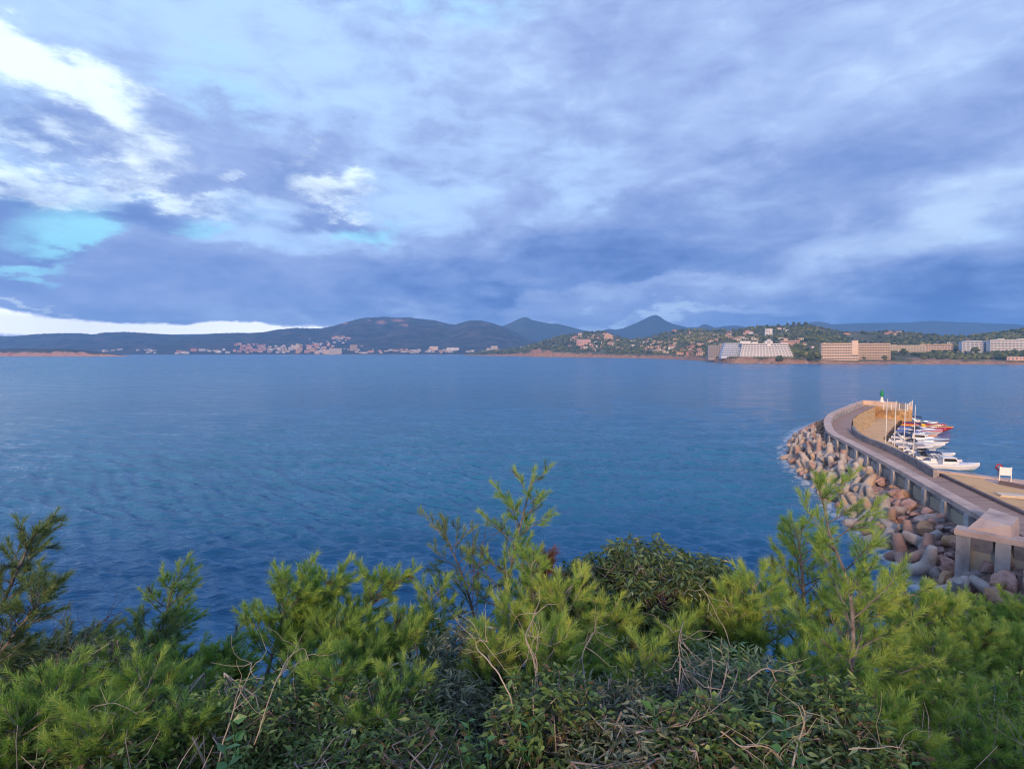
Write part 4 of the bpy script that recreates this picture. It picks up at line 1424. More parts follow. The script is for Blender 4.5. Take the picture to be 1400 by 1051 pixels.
# slatted metal fence on the tip platform
f0, f1, f2 = at(1208, 559.6, z=ROADZ)[:2], at(1240, 562, z=ROADZ)[:2], at(1247, 556, z=ROADZ)[:2]
root = empty('railing_fence', (*f0, ROADZ), 'tall slatted metal fence closing off the breakwater tip', 'fence')


def fseg(a, c_, n):
    b = MB()
    for k in range(n):
        q = a + (c_ - a) * k / n
        b.tube([(q[0] - f0[0], q[1] - f0[1], .12), (q[0] - f0[0], q[1] - f0[1], 1.5)], [.035, .035], 4)
    b.build('bar_panel', M['fence'], root)
    for z_ in (.14, 1.48):
        MB().tube([(*(a - f0), z_), (*(c_ - f0), z_)], [.05, .05], 5).build('rail', M['fence'], root)
    for k in range(4):
        q = a + (c_ - a) * k / 3 - f0
        MB().box((q[0] - .07, q[1] - .07, 0), (q[0] + .07, q[1] + .07, 1.7)).build('post', M['polewhite'], root)


fseg(f0, f1, 26)
fseg(f1 + (.15, .15), f2, 12)

# notice board and red post on the apron
nb_ = at(1374, 658, z=APZ)
root = empty('notice_board', (nb_[0], nb_[1], APZ), 'blank white notice board on two legs near the quay edge', 'sign', rz=-.45)
MB().box((-.55, -.03, .75), (.55, .03, 1.75)).build('board', M['white'], root)
for x in (-.55, .55):
    MB().box((x - .04, -.075, 0), (x + .04, -.033, 1.85)).build('leg', M['polewhite'], root)
rb_ = at(1364, 655, z=APZ)
root = empty('lifebuoy_stand', (rb_[0], rb_[1], APZ), 'red lifebuoy ring hung on a post beside the notice board', 'lifebuoy')
MB().tube([(0, 0, 0), (0, 0, 1.7)], [.05, .05], 8).build('post', M['grey'], root)
ring = [(.36 * math.cos(a), -.1, 1.55 + .36 * math.sin(a)) for a in np.linspace(0, 2 * math.pi, 25)]
MB().tube(ring, [.085] * 25, 8, cap=False).build('ring', M['red'], root, smooth=True)
# timber pallet stack on the apron
pl = at(1384, 679, z=APZ)
root = empty('timber_pile', (pl[0], pl[1], APZ), 'low pile of pale timber boards lying on the apron', 'timber', rz=-.3)
rr_ = random.Random(3)
for k in range(6):
    y = (k % 3) * .42 - .4
    z_ = .0 + (k // 3) * .13
    o = MB().box((-1.2, y, z_), (1.2, y + .34, z_ + .11), rz=rr_.uniform(-.12, .12)).build('board', M['cream'], root)


# ------------------------------------------------------------------ boats
def loft_boat(L, Bm, sheer=.95, kind='open', hullm='white', deckm='white', stripe=None):
    """returns dict of MB for hull and deck; boat points +X, waterline z=0"""
    n = 22
    ts = np.linspace(0, 1, n)
    hb = Bm / 2 * np.where(ts < .45, .92 + .08 * ts / .45, np.maximum(0.02, 1 - ((ts - .45) / .55) ** 2.3))
    zs = sheer * (.82 + .30 * ts ** 2)
    zk = -.28 + .55 * np.clip((ts - .75) / .25, 0, 1) ** 2
    zc = .05 + .45 * ts ** 3
    xk = ts * L * .93
    xs = ts * L
    hull, deck = MB(), MB()
    for sgn in (1, -1):
        P = np.stack([np.stack([xk, 0 * hb, zk], 1), np.stack([(xk + xs) / 2, sgn * hb * .82, zc], 1), np.stack([xs, sgn * hb, zs * .72], 1), np.stack([xs, sgn * hb * 1.02, zs], 1)], 1)
        i = np.arange(n - 1)[:, None] * 4
        k = np.arange(3)[None, :]
        q = np.stack([i + k, i + 4 + k, i + 5 + k, i + 1 + k], -1).reshape(-1, 4)
        mi = np.tile([0, 0, 1 if stripe else 0], n - 1)
        q = q if sgn < 0 else q[:, ::-1]
        hull.add(P.reshape(-1, 3), q[mi == 0], 0)
        if stripe:
            hull.add(P.reshape(-1, 3), q[mi == 1], 1)
        # transom
        hull.add([(0, 0, zk[0]), (0, sgn * hb[0] * .82, zc[0]), (0, sgn * hb[0], zs[0] * .72), (0, sgn * hb[0] * 1.02, zs[0]), (0, 0, zs[0])], [np.array([(0, 1, 2, 3, 4)]) if sgn < 0 else np.array([(4, 3, 2, 1, 0)])], 0)
    # deck: side decks, foredeck, cockpit well
    cut = int(n * .58)
    inn = hb * .78
    for sgn in (1, -1):
        A = np.stack([xs[:cut], sgn * hb[:cut] * 1.02, zs[:cut]], 1)
        B_ = np.stack([xs[:cut], sgn * inn[:cut], zs[:cut] + .03], 1)
        C_ = np.stack([xs[:cut], sgn * inn[:cut] * .97, np.full(cut, .32)], 1)
        P = np.stack([A, B_, C_], 1).reshape(-1, 3)
        i = np.arange(cut - 1)[:, None] * 3
        k = np.arange(2)[None, :]
        q = np.stack([i + k, i + 3 + k, i + 4 + k, i + 1 + k], -1).reshape(-1, 4)
        deck.add(P, q if sgn < 0 else q[:, ::-1], 0)
    sole = np.vstack([np.stack([xs[:cut], inn[:cut] * .97, np.full(cut, .32)], 1), np.stack([xs[:cut][::-1], -inn[:cut][::-1] * .97, np.full(cut, .32)], 1)])
    deck.add(sole, [np.arange(len(sole))[::-1]], 1)
    c1_ = cut - 1
    fd = []
    for j in range(c1_, n):
        fd.append([(xs[j], hb[j] * 1.02, zs[j]), (xs[j], hb[j] * .5, zs[j] + .10), (xs[j], -hb[j] * .5, zs[j] + .10), (xs[j], -hb[j] * 1.02, zs[j])])
    fd = np.array(fd)
    m_ = len(fd)
    i = np.arange(m_ - 1)[:, None] * 4
    k = np.arange(3)[None, :]
    deck.add(fd.reshape(-1, 3), np.stack([i + k, i + 1 + k, i + 5 + k, i + 4 + k], -1).reshape(-1, 4), 0)
    x_ = xs[c1_]
    deck.add([(x_, inn[c1_], .32), (x_, -inn[c1_], .32), (x_, -inn[c1_], zs[c1_] + .05), (x_, inn[c1_], zs[c1_] + .05)], [np.array([(0, 1, 2, 3)])], 0)
    deck.add([(0.02, inn[0], .32), (0.02, -inn[0], .32), (0.02, -inn[0], zs[0] + .03), (0.02, inn[0], zs[0] + .03)], [np.array([(3, 2, 1, 0)])], 0)
    return hull, deck, hb, zs, xs, c1_


def make_boat(stern, ang, L, Bm, label, kind='open', hullm='white', deckm='white', stripe=None, canopy=None, cover=None, group='small boats moored along the quay'):
    root = empty('motorboat' if kind != 'pedal' else 'pedal_boat', (stern[0], stern[1], 0), label, 'boat', group, rz=ang)
    hull, deck, hb, zs, xs, c1_ = loft_boat(L, Bm, stripe=stripe, sheer=.85 if kind != 'cabin' else 1.05)
    hull.build('hull', [M[hullm]] + ([M[stripe]] if stripe else []), root, smooth=False)
    deck.build('deck', [M[deckm], M['teak'] if kind != 'rib' else M['grey']], root)
    if kind == 'rib':
        for sg in (1, -1):
            pts = [(x, sg * h_ * 1.05, z_ * .92) for x, h_, z_ in zip(xs[::2], hb[::2], zs[::2])]
            MB().tube(pts, [.24] * len(pts), 9).build('air_tube', M[hullm], root, smooth=True)
    xm = L * .44
    if kind in ('open', 'rib', 'console'):
        b = MB()
        b.box((xm - .45, -.38, .33), (xm + .35, .38, 1.25))
        b.build('console', M[deckm], root)
        b = MB()
        V = [(xm + .42, -.42, 1.26), (xm + .42, .42, 1.26), (xm + .02, .36, 1.78), (xm + .02, -.36, 1.78), (xm + .46, -.42, 1.26), (xm + .46, .42, 1.26), (xm + .06, .36, 1.78), (xm + .06, -.36, 1.78)]
        b.add(V, np.array([(0, 3, 2, 1), (4, 5, 6, 7), (0, 1, 5, 4), (3, 7, 6, 2), (0, 4, 7, 3), (1, 2, 6, 5)]))
        b.build('windscreen', M['smoke'], root)
        MB().box((xm - 1.3, -.5, .33), (xm - .8, .5, .85)).build('seat', M['white' if deckm != 'white' else 'grey'], root)
    if kind == 'bow':
        w_ = hb[c1_] * .8
        x_ = xs[c1_]
        b = MB()
        for sg in (1, -1):
            V = np.array([(x_ + .1, 0, zs[c1_] + .12), (x_ - .35, 0, zs[c1_] + .68), (x_ - .7, sg * w_ * .8, zs[c1_] + .62), (x_ - .35, sg * w_, zs[c1_] + .08), (x_ - 1.6, sg * w_ * 1.02, zs[c1_] + .06), (x_ - 1.7, sg * w_ * .95, zs[c1_] + .42)])
            b.add(V, [np.array([(0, 1, 2, 3), (3, 2, 5, 4)])])
        b.build('windscreen', M['smoke'], root)
        MB().box((.5, -hb[2] * .7, .33), (1.1, hb[2] * .7, .8)).build('bench_seat', M['grey'], root)
        MB().box((x_ - 1.6, -.75, .33), (x_ - 1.1, -.25, .98)).build('seat', M['white'], root)
        MB().box((x_ - 1.6, .25, .33), (x_ - 1.1, .75, .98)).build('seat', M['white'], root)
    if kind == 'cabin':
        w_ = hb[c1_] * .72
        x_ = xs[c1_]
        z_ = zs[c1_]
        b = MB()
        pl_ = [(x_ - 1.4, -w_), (x_ + L * .16, -w_ * .75), (x_ + L * .16, w_ * .75), (x_ - 1.4, w_)]
        tpv = [(x_ - 1.3, -w_ * .9), (x_ + L * .06, -w_ * .62), (x_ + L * .06, w_ * .62), (x_ - 1.3, w_ * .9)]
        b.prism(pl_, .4, z_ + .95, top=tpv)
        b.build('cabin', M[deckm], root)
        b = MB()
        sc_ = 1.012
        for (pa, pb, qa, qb) in ((0, 1, 0, 1), (1, 2, 1, 2), (2, 3, 2, 3)):
            def P3(i_, t):
                c_ = np.array(pl_[i_]) * (1 - t) + np.array(tpv[i_]) * t
                zz2 = .4 + (z_ + .95 - .4) * t
                cx = np.mean(np.array(pl_), 0)
                c_ = cx + (c_ - cx) * sc_
                return np.array((*c_, zz2))
            a0, a1, b0, b1 = P3(pa, .62), P3(pb, .62), P3(pa, .92), P3(pb, .92)
            l = lambda p_, q_, t: p_ * (1 - t) + q_ * t
            b.add([l(a0, a1, .08), l(a0, a1, .92), l(b0, b1, .92), l(b0, b1, .08)], [np.array([(0, 1, 2, 3)])])
        b.build('cabin_window', M['smoke'], root)
    if canopy:
        zt = 2.15
        xa, xb_ = xm - 1.5, xm + .6
        w_ = Bm * .42
        b = MB()
        g = []
        for x in np.linspace(xa, xb_, 6):
            t = (x - xa) / (xb_ - xa)
            g.append([(x, y, zt - .9 * (y / w_) ** 2 * .25 - .18 * (2 * t - 1) ** 2) for y in np.linspace(-w_, w_, 6)])
        g = np.array(g)
        g2 = g - np.array((0, 0, .04))
        i = np.arange(5)[:, None] * 6
        k = np.arange(5)[None, :]
        q = np.stack([i + k, i + 6 + k, i + 7 + k, i + 1 + k], -1).reshape(-1, 4)
        b.add(g.reshape(-1, 3), q)
        b.add(g2.reshape(-1, 3), q[:, ::-1])
        b.build('canopy', M[canopy], root, smooth=True)
        for sg in (1, -1):
            MB().tube([(xm - .4, sg * w_, .9), (xa, sg * w_, zt - .3)], [.02, .02], 5).build('canopy_strut', M['metal'], root)
            MB().tube([(xm - .4, sg * w_, .9), (xb_, sg * w_, zt - .3)], [.02, .02], 5).build('canopy_strut', M['metal'], root)
    if cover:
        b = MB()
        g = []
        for x, h_, z_ in zip(xs[1:17], hb[1:17], zs[1:17]):
            g.append([(x, y * h_ * 1.04, z_ + .05 + .34 * (1 - y * y)) for y in np.linspace(-1, 1, 7)])
        g = np.array(g)
        i = np.arange(len(g) - 1)[:, None] * 7
        k = np.arange(6)[None, :]
        b.add(g.reshape(-1, 3), np.stack([i + k, i + 7 + k, i + 8 + k, i + 1 + k], -1).reshape(-1, 4))
        b.build('cover', M[cover], root, smooth=True)
    # outboard with cowling
    ob = MB()
    ob.box((-.62, -.2, .62), (-.08, .2, 1.22))
    ob.box((-.42, -.09, -.3), (-.22, .09, .62))
    oo = ob.build('outboard_motor', M['black'], root)
    # bow rail
    rl = [(xs[j], hb[j] * .92, zs[j] + .38) for j in range(c1_ + 1, len(xs))] + [(xs[j], -hb[j] * .92, zs[j] + .38) for j in range(len(xs) - 1, c1_, -1)]
    rb = MB().tube(rl, [.018] * len(rl), 5)
    for j in (c1_ + 2, c1_ + 5):
        for sg in (1, -1):
            rb.tube([(xs[j], sg * hb[j] * .92, zs[j]), (xs[j], sg * hb[j] * .92, zs[j] + .38)], [.015, .015], 4)
    rb.build('bow_rail', M['metal'], root)
    return root


E1 = np.array(qe[1])
E0 = np.array(qe[0])
E2 = np.array(qe[2])


def edge_pt(a, c_, t, out):
    p = a + (c_ - a) * t
    d = (c_ - a) / np.linalg.norm(c_ - a)
    n_ = np.array((d[1], -d[0]))
    return p + n_ * out, math.atan2(n_[1], n_[0])


specs = [
    # (segment, t, out, length, beam, kind, hull, deck, stripe, canopy, cover, label)
    (0, .24, .5, 7.4, 2.5, 'cabin', 'white', 'white', None, None, None, 'long white cabin boat moored first at the apron end of the quay'),
    (0, .37, .8, 6.0, 2.3, 'open', 'white', 'white', None, 'navy', None, 'white open boat with dark blue sun canopy beside the long cabin boat'),
    (0, .48, .6, 5.8, 2.2, 'bow', 'white', 'cream', None, None, None, 'white runabout with cream deck, third from the apron end'),
    (0, .60, .7, 7.2, 2.5, 'bow', 'white', 'white', None, None, None, 'white runabout with high pointed bow, fourth from the apron end'),
    (0, .71, .7, 5.4, 2.1, 'console', 'white', 'grey', None, None, None, 'small white boat with grey deck behind the last flagpole'),
    (0, .84, .6, 6.2, 2.2, 'open', 'white', 'white', None, None, 'grey', 'white boat under a grey cover before the quay corner'),
    (1, .05, .9, 8.6, 2.4, 'bow', 'white', 'white', None, None, None, 'long slim white speedboat just past the quay corner'),
    (1, .155, .9, 9.2, 2.6, 'cabin', 'white', 'white', 'navy', None, None, 'white cabin speedboat with navy band past the quay corner'),
    (1, .265, .8, 6.6, 2.2, 'open', 'white', 'white', None, None, 'navy', 'white boat under a navy cover in mid row'),
    (1, .375, .8, 7.2, 2.3, 'bow', 'white', 'cream', 'orange', None, None, 'white runabout with an orange band and cream deck in mid row'),
    (1, .49, .8, 6.0, 2.2, 'open', 'white', 'white', 'blue', None, 'blue', 'small boat under a blue cover beside the orange boat'),
    (1, .60, .8, 8.0, 2.5, 'bow', 'white', 'white', 'red', None, None, 'white speedboat with a red band along its side'),
    (1, .71, .9, 8.4, 2.6, 'rib', 'red', 'grey', None, None, None, 'red inflatable boat nearest the white one with red band'),
    (1, .83, .9, 9.6, 2.7, 'open', 'red', 'yellow', None, None, None, 'long red boat with a bright yellow deck'),
    (1, .94, .9, 8.4, 2.6, 'rib', 'red', 'grey', None, None, 'navy', 'red inflatable boat under a dark cover beside the long red boat'),
    (1, 1.06, .9, 6.6, 2.4, 'open', 'red', 'white', None, 'navy', None, 'red boat with navy canopy at the outer end of the row'),
    (0, .30, .4, 5.0, 2.0, 'console', 'white', 'white', None, None, None, 'short white console boat squeezed beside the long cabin boat'),
    (1, .11, .7, 7.0, 2.0, 'open', 'white', 'cream', None, 'navy', None, 'white boat with navy canopy just past the quay corner'),
    (1, .325, .8, 5.8, 2.0, 'console', 'white', 'white', None, None, None, 'short white console boat beside the navy cover'),
    (1, .655, .8, 6.6, 2.1, 'open', 'white', 'white', 'blue', None, 'blue', 'white boat with blue cover near the red boats'),
]
specs[12] = specs[12][:-1] + ('red inflatable boat beside the white speedboat with red band',)
for seg, t, out, L, Bm, kind, hm, dm, st, cn, cv, lb in specs:
    p, a = edge_pt(E0, E1, t, out) if seg == 0 else edge_pt(E1, E2, t, out)
    o = make_boat(p, a + random.Random(lb).uniform(-.05, .05), L, Bm, lb, kind, hm, dm, st, cn, cv)
    o.rotation_euler.x = random.Random(lb).uniform(-.04, .04)

# ------------------------------------------------------------------ near hillside
def hz(x, y):
    x = np.asarray(x, float)
    y = np.asarray(y, float)
    z = 16.35 - .47 * np.clip(y - .3, 0, 8) - .80 * np.clip(y - 8.3, 0, 60)
    right = np.clip((x - 14) / 14, 0, 1)
    z = z + right * np.clip(y - 10, 0, 30) * .22
    # unseen rise added behind the viewpoint, shaped to shade the near slope
    z = z + np.clip(-y - 3, 0, 60) * .275 * np.clip((95 - x) / 50, 0, 1)
    z += .22 * snoise(np.stack([x, y], -1), 31, 3, .5) + .07 * snoise(np.stack([x, y], -1), 32, 3, 2.5)
    return z


gx, gy = np.meshgrid(np.arange(-160, 110, 1.0), np.concatenate([np.arange(-110, -6, 3.0), np.arange(-6, 46, .5)]))
V = np.stack([gx, gy, hz(gx, gy)], -1)
nr, nc = gx.shape
i = np.arange(nr - 1)[:, None] * nc
k = np.arange(nc - 1)[None, :]
b = MB()
b.add(V.reshape(-1, 3), np.stack([i + k, i + k + 1, i + nc + k + 1, i + nc + k], -1).reshape(-1, 4))
o = b.build('terrain', M['soil'], smooth=True)
o['kind'] = 'structure'


# ------------------------------------------------------------------ plants
def needles(b, A, D, L, dens, nl, nw, tint, rg_, spread=.74, mi=0):
    """brushes of needles: A start points, D unit directions, L twig lengths"""
    n = np.maximum(6, (L * dens).astype(int))
    idx = np.repeat(np.arange(len(A)), n)
    N = len(idx)
    t = rg_.rand(N) ** .85
    base = A[idx] + D[idx] * (L[idx] * t)[:, None]
    r_ = rg_.normal(size=(N, 3))
    r_ -= (r_ * D[idx]).sum(1)[:, None] * D[idx]
    r_ /= np.linalg.norm(r_, axis=1)[:, None] + 1e-9
    d = D[idx] * (.78 + .35 * t[:, None]) + r_ * spread * rg_.uniform(.5, 1.2, (N, 1))
    d /= np.linalg.norm(d, axis=1)[:, None]
    ln = nl * rg_.uniform(.7, 1.15, N)
    side = np.cross(d, rg_.normal(size=(N, 3)))
    side /= np.linalg.norm(side, axis=1)[:, None] + 1e-9
    tip = base + d * ln[:, None]
    V = np.stack([base - side * nw / 2, base + side * nw / 2, tip], 1).reshape(-1, 3)
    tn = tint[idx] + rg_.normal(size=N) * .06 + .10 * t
    b.add(V, np.arange(N * 3).reshape(-1, 3), mi, np.repeat(np.clip(tn, 0, 1), 3))


def unit(v):
    return v / (np.linalg.norm(v) + 1e-9)


FULL = 1.45


def pine(label, base, trunk_pts, rad=.05, nbr=22, blen=1.0, updir=.75, seed=0, dens=260, nl=.075, nw=.0035, m_='needle', tint=.55, start=.25, twl=.20, wind=(0, 0, 0), group='young pines on the near slope', twig_gap=.13,
         dead=0.05, asym=None, barkm='bark', taper=.75):
    """young pine; trunk_pts are offsets from base"""
    rg_ = np.random.RandomState(seed)
    root = empty('pine_tree', base, label, 'pine tree', group)
    T = crom(trunk_pts, 6)
    seg = np.concatenate([[0], np.cumsum(np.linalg.norm(np.diff(T, axis=0), axis=1))])
    LT = seg[-1]
    tb = MB()
    tb.tube(T, np.interp(seg / LT, [0, 1], [rad, rad * .15]), 8)
    wind = np.array(wind, float)
    A, D, Lw, TI = [], [], [], []

    def pos(t):
        return np.array([np.interp(t * LT, seg, T[:, j]) for j in range(3)])

    nbr = int(nbr * 1.4)
    twl *= .78
    twig_gap *= .74
    blen *= 1.12
    ang = rg_.uniform(0, 6.28)
    for k_ in range(nbr):
        t = start + (1 - start) * (k_ + rg_.uniform(0, .8)) / nbr * .97
        ang += 2.4 + rg_.uniform(-.5, .5)
        p0 = pos(t)
        tl = blen * (1 - ((t - start) / (1 - start)) * taper) * rg_.uniform(.7, 1.15)
        if asym is not None:
            tl *= 1 + asym[2] * math.cos(ang - math.atan2(asym[1], asym[0]))
        tl = max(tl, .12)
        d = unit(np.array((math.cos(ang), math.sin(ang), updir * rg_.uniform(.6, 1.3))) + wind)
        m = max(4, int(tl / .10))
        pts = [p0]
        dd = d.copy()
        for j in range(m):
            dd = unit(dd + np.array((0, 0, .05)) + rg_.normal(size=3) * .07 + wind * .05)
            pts.append(pts[-1] + dd * tl / m)
        pts = np.array(pts)
        tb.tube(pts, np.interp(np.linspace(0, 1, len(pts)), [0, 1], [max(.006, rad * .34 * (1 - t * .6)), .003]), 5, cap=False)
        n_tw = max(2, int(tl * 1.25 / twig_gap))
        for j in range(n_tw):
            q = .22 + .78 * (j + rg_.rand()) / n_tw
            pp = np.array([np.interp(q * (len(pts) - 1), np.arange(len(pts)), pts[:, c_]) for c_ in range(3)])
            ddir = unit(pts[min(len(pts) - 1, int(q * (len(pts) - 1)) + 1)] - pts[int(q * (len(pts) - 1) * .98)])
            r1 = rg_.normal(size=3)
            r1 -= (r1 @ ddir) * ddir
            tw = unit(ddir * .8 + unit(r1) * .75 + np.array((0, 0, .35)) + wind * .4)
            l_ = twl * rg_.uniform(.6, 1.3) * (1.05 - .3 * q)
            if l_ > twl * .95:
                st = pp + tw * l_ * .5
                r2 = unit(np.cross(tw, rg_.normal(size=3)))
                A.append(st)
                D.append(unit(tw + r2 * .6 + wind * .3))
                Lw.append(l_ * .7)
                TI.append(tint + .12 + rg_.normal() * .1)
            tb.tube([pp, pp + tw * l_], [.0035, .002], 3, cap=False)
            A.append(pp + tw * l_ * .1)
            D.append(tw)
            Lw.append(l_ * .95)
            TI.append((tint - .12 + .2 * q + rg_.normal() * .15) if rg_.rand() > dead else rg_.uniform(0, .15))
        dl = unit(pts[-1] - pts[-2])
        A.append(pts[-1] - dl * .12)
        D.append(dl)
        Lw.append(.22)
        TI.append(tint + .2)
    dl = unit(T[-1] - T[-2])
    A.append(T[-1] - dl * .3)
    D.append(dl)
    Lw.append(.34)
    TI.append(tint + .2)
    tb.build('trunk', M[barkm], root, smooth=True)
    cb = MB()
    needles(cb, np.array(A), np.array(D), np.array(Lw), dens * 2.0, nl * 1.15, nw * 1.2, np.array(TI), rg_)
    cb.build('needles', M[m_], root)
    return root


def G0(px, Y, dz=0.0):
    X = (px - 700) / F * Y * 1.04
    return np.array((X, Y, float(hz(X, Y)) + dz))


def trunk_to(base, px, py, Y, bend=(0, 0), n=4):
    """offsets from base to the point seen at px, py at depth Y"""
    e = at(px, py, Y=Y) - base
    pts = []
    for k_ in range(n):
        t = k_ / (n - 1)
        w_ = math.sin(math.pi * t)
        pts.append(e * t + np.array((bend[0] * w_, bend[1] * w_, 0)))
    return pts


def leaves(b, P, Dv, ln, wd, tint, rg_, fold=.25, mi=0):
    """folded rhombic leaves: P base, Dv direction, ln, wd arrays"""
    N = len(P)
    Dv = Dv / (np.linalg.norm(Dv, axis=1)[:, None] + 1e-9)
    s_ = np.cross(Dv, rg_.normal(size=(N, 3)) * .5 + np.array((0, 0, 1.0)))
    s_ /= np.linalg.norm(s_, axis=1)[:, None] + 1e-9
    n_ = np.cross(s_, Dv)
    l_ = np.asarray(ln)[:, None]
    w_ = np.asarray(wd)[:, None]
    mid = P + Dv * l_ * .45 - n_ * w_ * fold
    tip = P + Dv * l_ - n_ * l_ * .12
    a = P + Dv * l_ * .42 + s_ * w_ * .5
    c_ = P + Dv * l_ * .42 - s_ * w_ * .5
    V = np.stack([P, a, mid, c_, tip], 1).reshape(-1, 3)
    i = np.arange(N)[:, None] * 5
    Fq = np.concatenate([i + np.array([[0, 1, 2]]), i + np.array([[0, 2, 3]]), i + np.array([[1, 4, 2]]), i + np.array([[2, 4, 3]])])
    b.add(V, Fq, mi, np.repeat(np.clip(tint, 0, 1), 5))


def shrub(label, base, size, seed, m_='leaf_dark', n=420, per=9, ln=.075, wd=.02, droop=.5, name='shrub', tint=.45, stems=7, stemm='bark', group='shrubs on the near slope', hollow=.35, shell=None, lean=(0, 0)):
    """leafy shrub: branch skeleton, rosettes of leaves towards the ends; size = half width x, y and height"""
    rg_ = np.random.RandomState(seed)
    root = empty(name, base, label, 'shrub', group)
    sb, lb_ = MB(), MB()
    ends = []
    for k_ in range(stems):
        a = rg_.uniform(0, 6.28)
        r_ = rg_.uniform(.2, .8)
        e = np.array((math.cos(a) * size[0] * r_ + lean[0], math.sin(a) * size[1] * r_ + lean[1], size[2] * rg_.uniform(.6, .85)))
        p = [np.array((rg_.uniform(-.05, .05), rg_.uniform(-.05, .05), -.1))]
        for t in (.3, .6, 1.0):
            p.append(e * t + rg_.normal(size=3) * .06)
        p = crom(p, 4)
        sb.tube(p, np.linspace(.022, .006, len(p)), 5, cap=False)
        ends.append(p)
    P, D, Tn = [], [], []
    for k_ in range(n):
        st = ends[rg_.randint(stems)]
        p0 = st[rg_.randint(len(st) // 3, len(st))]
        v = rg_.normal(size=3)
        v[2] = v[2] * .8
        v = unit(v)
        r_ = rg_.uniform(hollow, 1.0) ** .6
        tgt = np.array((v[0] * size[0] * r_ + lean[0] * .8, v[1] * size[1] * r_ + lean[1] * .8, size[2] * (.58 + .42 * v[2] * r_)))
        tgt = tgt * (1 + .12 * snoise(tgt[None] * 2.2, seed, 2)[0])
        if k_ % 3 == 0:
            md = (p0 + tgt) / 2 + rg_.normal(size=3) * .05
            sb.tube([p0, md, tgt], [.006, .0045, .003], 4, cap=False)
        for j in range(per):
            a = rg_.uniform(0, 6.28)
            out = np.array((math.cos(a), math.sin(a), 0))
            P.append(tgt + rg_.normal(size=3) * .025)
            D.append(out * rg_.uniform(.5, 1) + unit(v) * .35 + np.array((0, 0, .45 - droop * rg_.uniform(.5, 1.8))))
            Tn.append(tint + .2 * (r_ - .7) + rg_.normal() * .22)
    P, D, Tn = np.array(P), np.array(D), np.array(Tn)
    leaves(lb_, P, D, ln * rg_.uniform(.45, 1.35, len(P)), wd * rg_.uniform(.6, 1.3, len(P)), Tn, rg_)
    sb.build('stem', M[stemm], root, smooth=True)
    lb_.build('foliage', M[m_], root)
    return root


# --- pines placed after the photograph
b0 = G0(690, 6.6, -.1)
pine('slender pine with a tall bare leader rising above the water, centre of the slope', b0, trunk_to(b0, 728, 655, 6.6, (-.16, 0), 5), rad=.038, nbr=16, blen=.70, updir=.9, seed=3, start=.42, tint=.55, twig_gap=.15, dens=230, taper=.62, m_='needle')
b0 = G0(648, 6.9, -.1)
pine('open pine with bare grey stems beside the slender tall pine', b0, trunk_to(b0, 606, 725, 6.9, (.22, 0), 5), rad=.034, nbr=13, blen=.66, updir=.85, seed=5, start=.45, tint=.5, twig_gap=.19, dens=220, taper=.45, m_='needle_blue')
b0 = G0(1150, 3.9, -.1)
pine('tall young pine with a curved grey trunk beside the breakwater view', b0,
     [p - b0 for p in (b0, at(1150, 975, Y=4.1), at(1166, 895, Y=4.2), at(1160, 800, Y=4.3), at(1136, 735, Y=4.35), at(1121, 664, Y=4.35))], rad=.027, nbr=15, blen=.60, updir=.85, seed=8, start=.30, tint=.58, twl=.17, twig_gap=.11, dens=300, nl=.065, nw=.0028, taper=.55)
b0 = G0(1052, 5.0)
pine('bushy pine just beside the curved-trunk pine, towards the water', b0, trunk_to(b0, 1030, 790, 5.3, (0, 0), 4), rad=.04, nbr=22, blen=.62, updir=.7, seed=11, start=.3, tint=.62, dens=280, nw=.003)
b0 = G0(1085, 6.0)
pine('upright pine rising behind the curved-trunk pine', b0, trunk_to(b0, 1090, 722, 6.2, (.1, 0), 4), rad=.045, nbr=26, blen=.85, updir=.8, seed=12, start=.3, tint=.6, dens=250)
# pine mass on the right
rp = [(1235, 7.6, 800, .62), (1290, 8.6, 820, .6), (1345, 9.6, 832, .58), (1395, 9.6, 830, .6), (1440, 9.0, 815, .55), (1210, 6.0, 872, .55), (1270, 6.4, 880, .62), (1330, 7.0, 870, .6), (1395, 7.2, 880, .5), (1460, 7.5, 880, .6),
      (1225, 4.9, 950, .52), (1290, 5.0, 950, .6), (1355, 5.3, 955, .56), (1420, 5.5, 950, .6), (1180, 5.2, 800, .6), (1320, 4.2, 1015, .5), (1250, 4.0, 1030, .5), (1395, 4.3, 1020, .55)]
names = ['round-topped pine under the tetrapod bank', 'dense pine beneath the abutment boulders', 'spreading pine in front of the abutment foot', 'feathery pine below the abutment wall', 'pine at the far edge of the slope thicket',
         'dark-hearted pine behind the curved trunk', 'yellow-green pine in the middle of the thicket', 'tall soft pine below the abutment pine', 'greyish pine at the thicket edge, second row', 'outer pine beyond the thicket edge, second row',
         'shaded pine beside the curved trunk, third row', 'bright bushy pine in the third row of the thicket', 'pine with a thin brown stem in the third row', 'low pine at the thicket edge, third row', 'pine rising over the foam beside the curved trunk',
         'low pine at the bottom of the thicket', 'dull small pine at the foot of the curved trunk', 'lowest pine at the thicket corner']
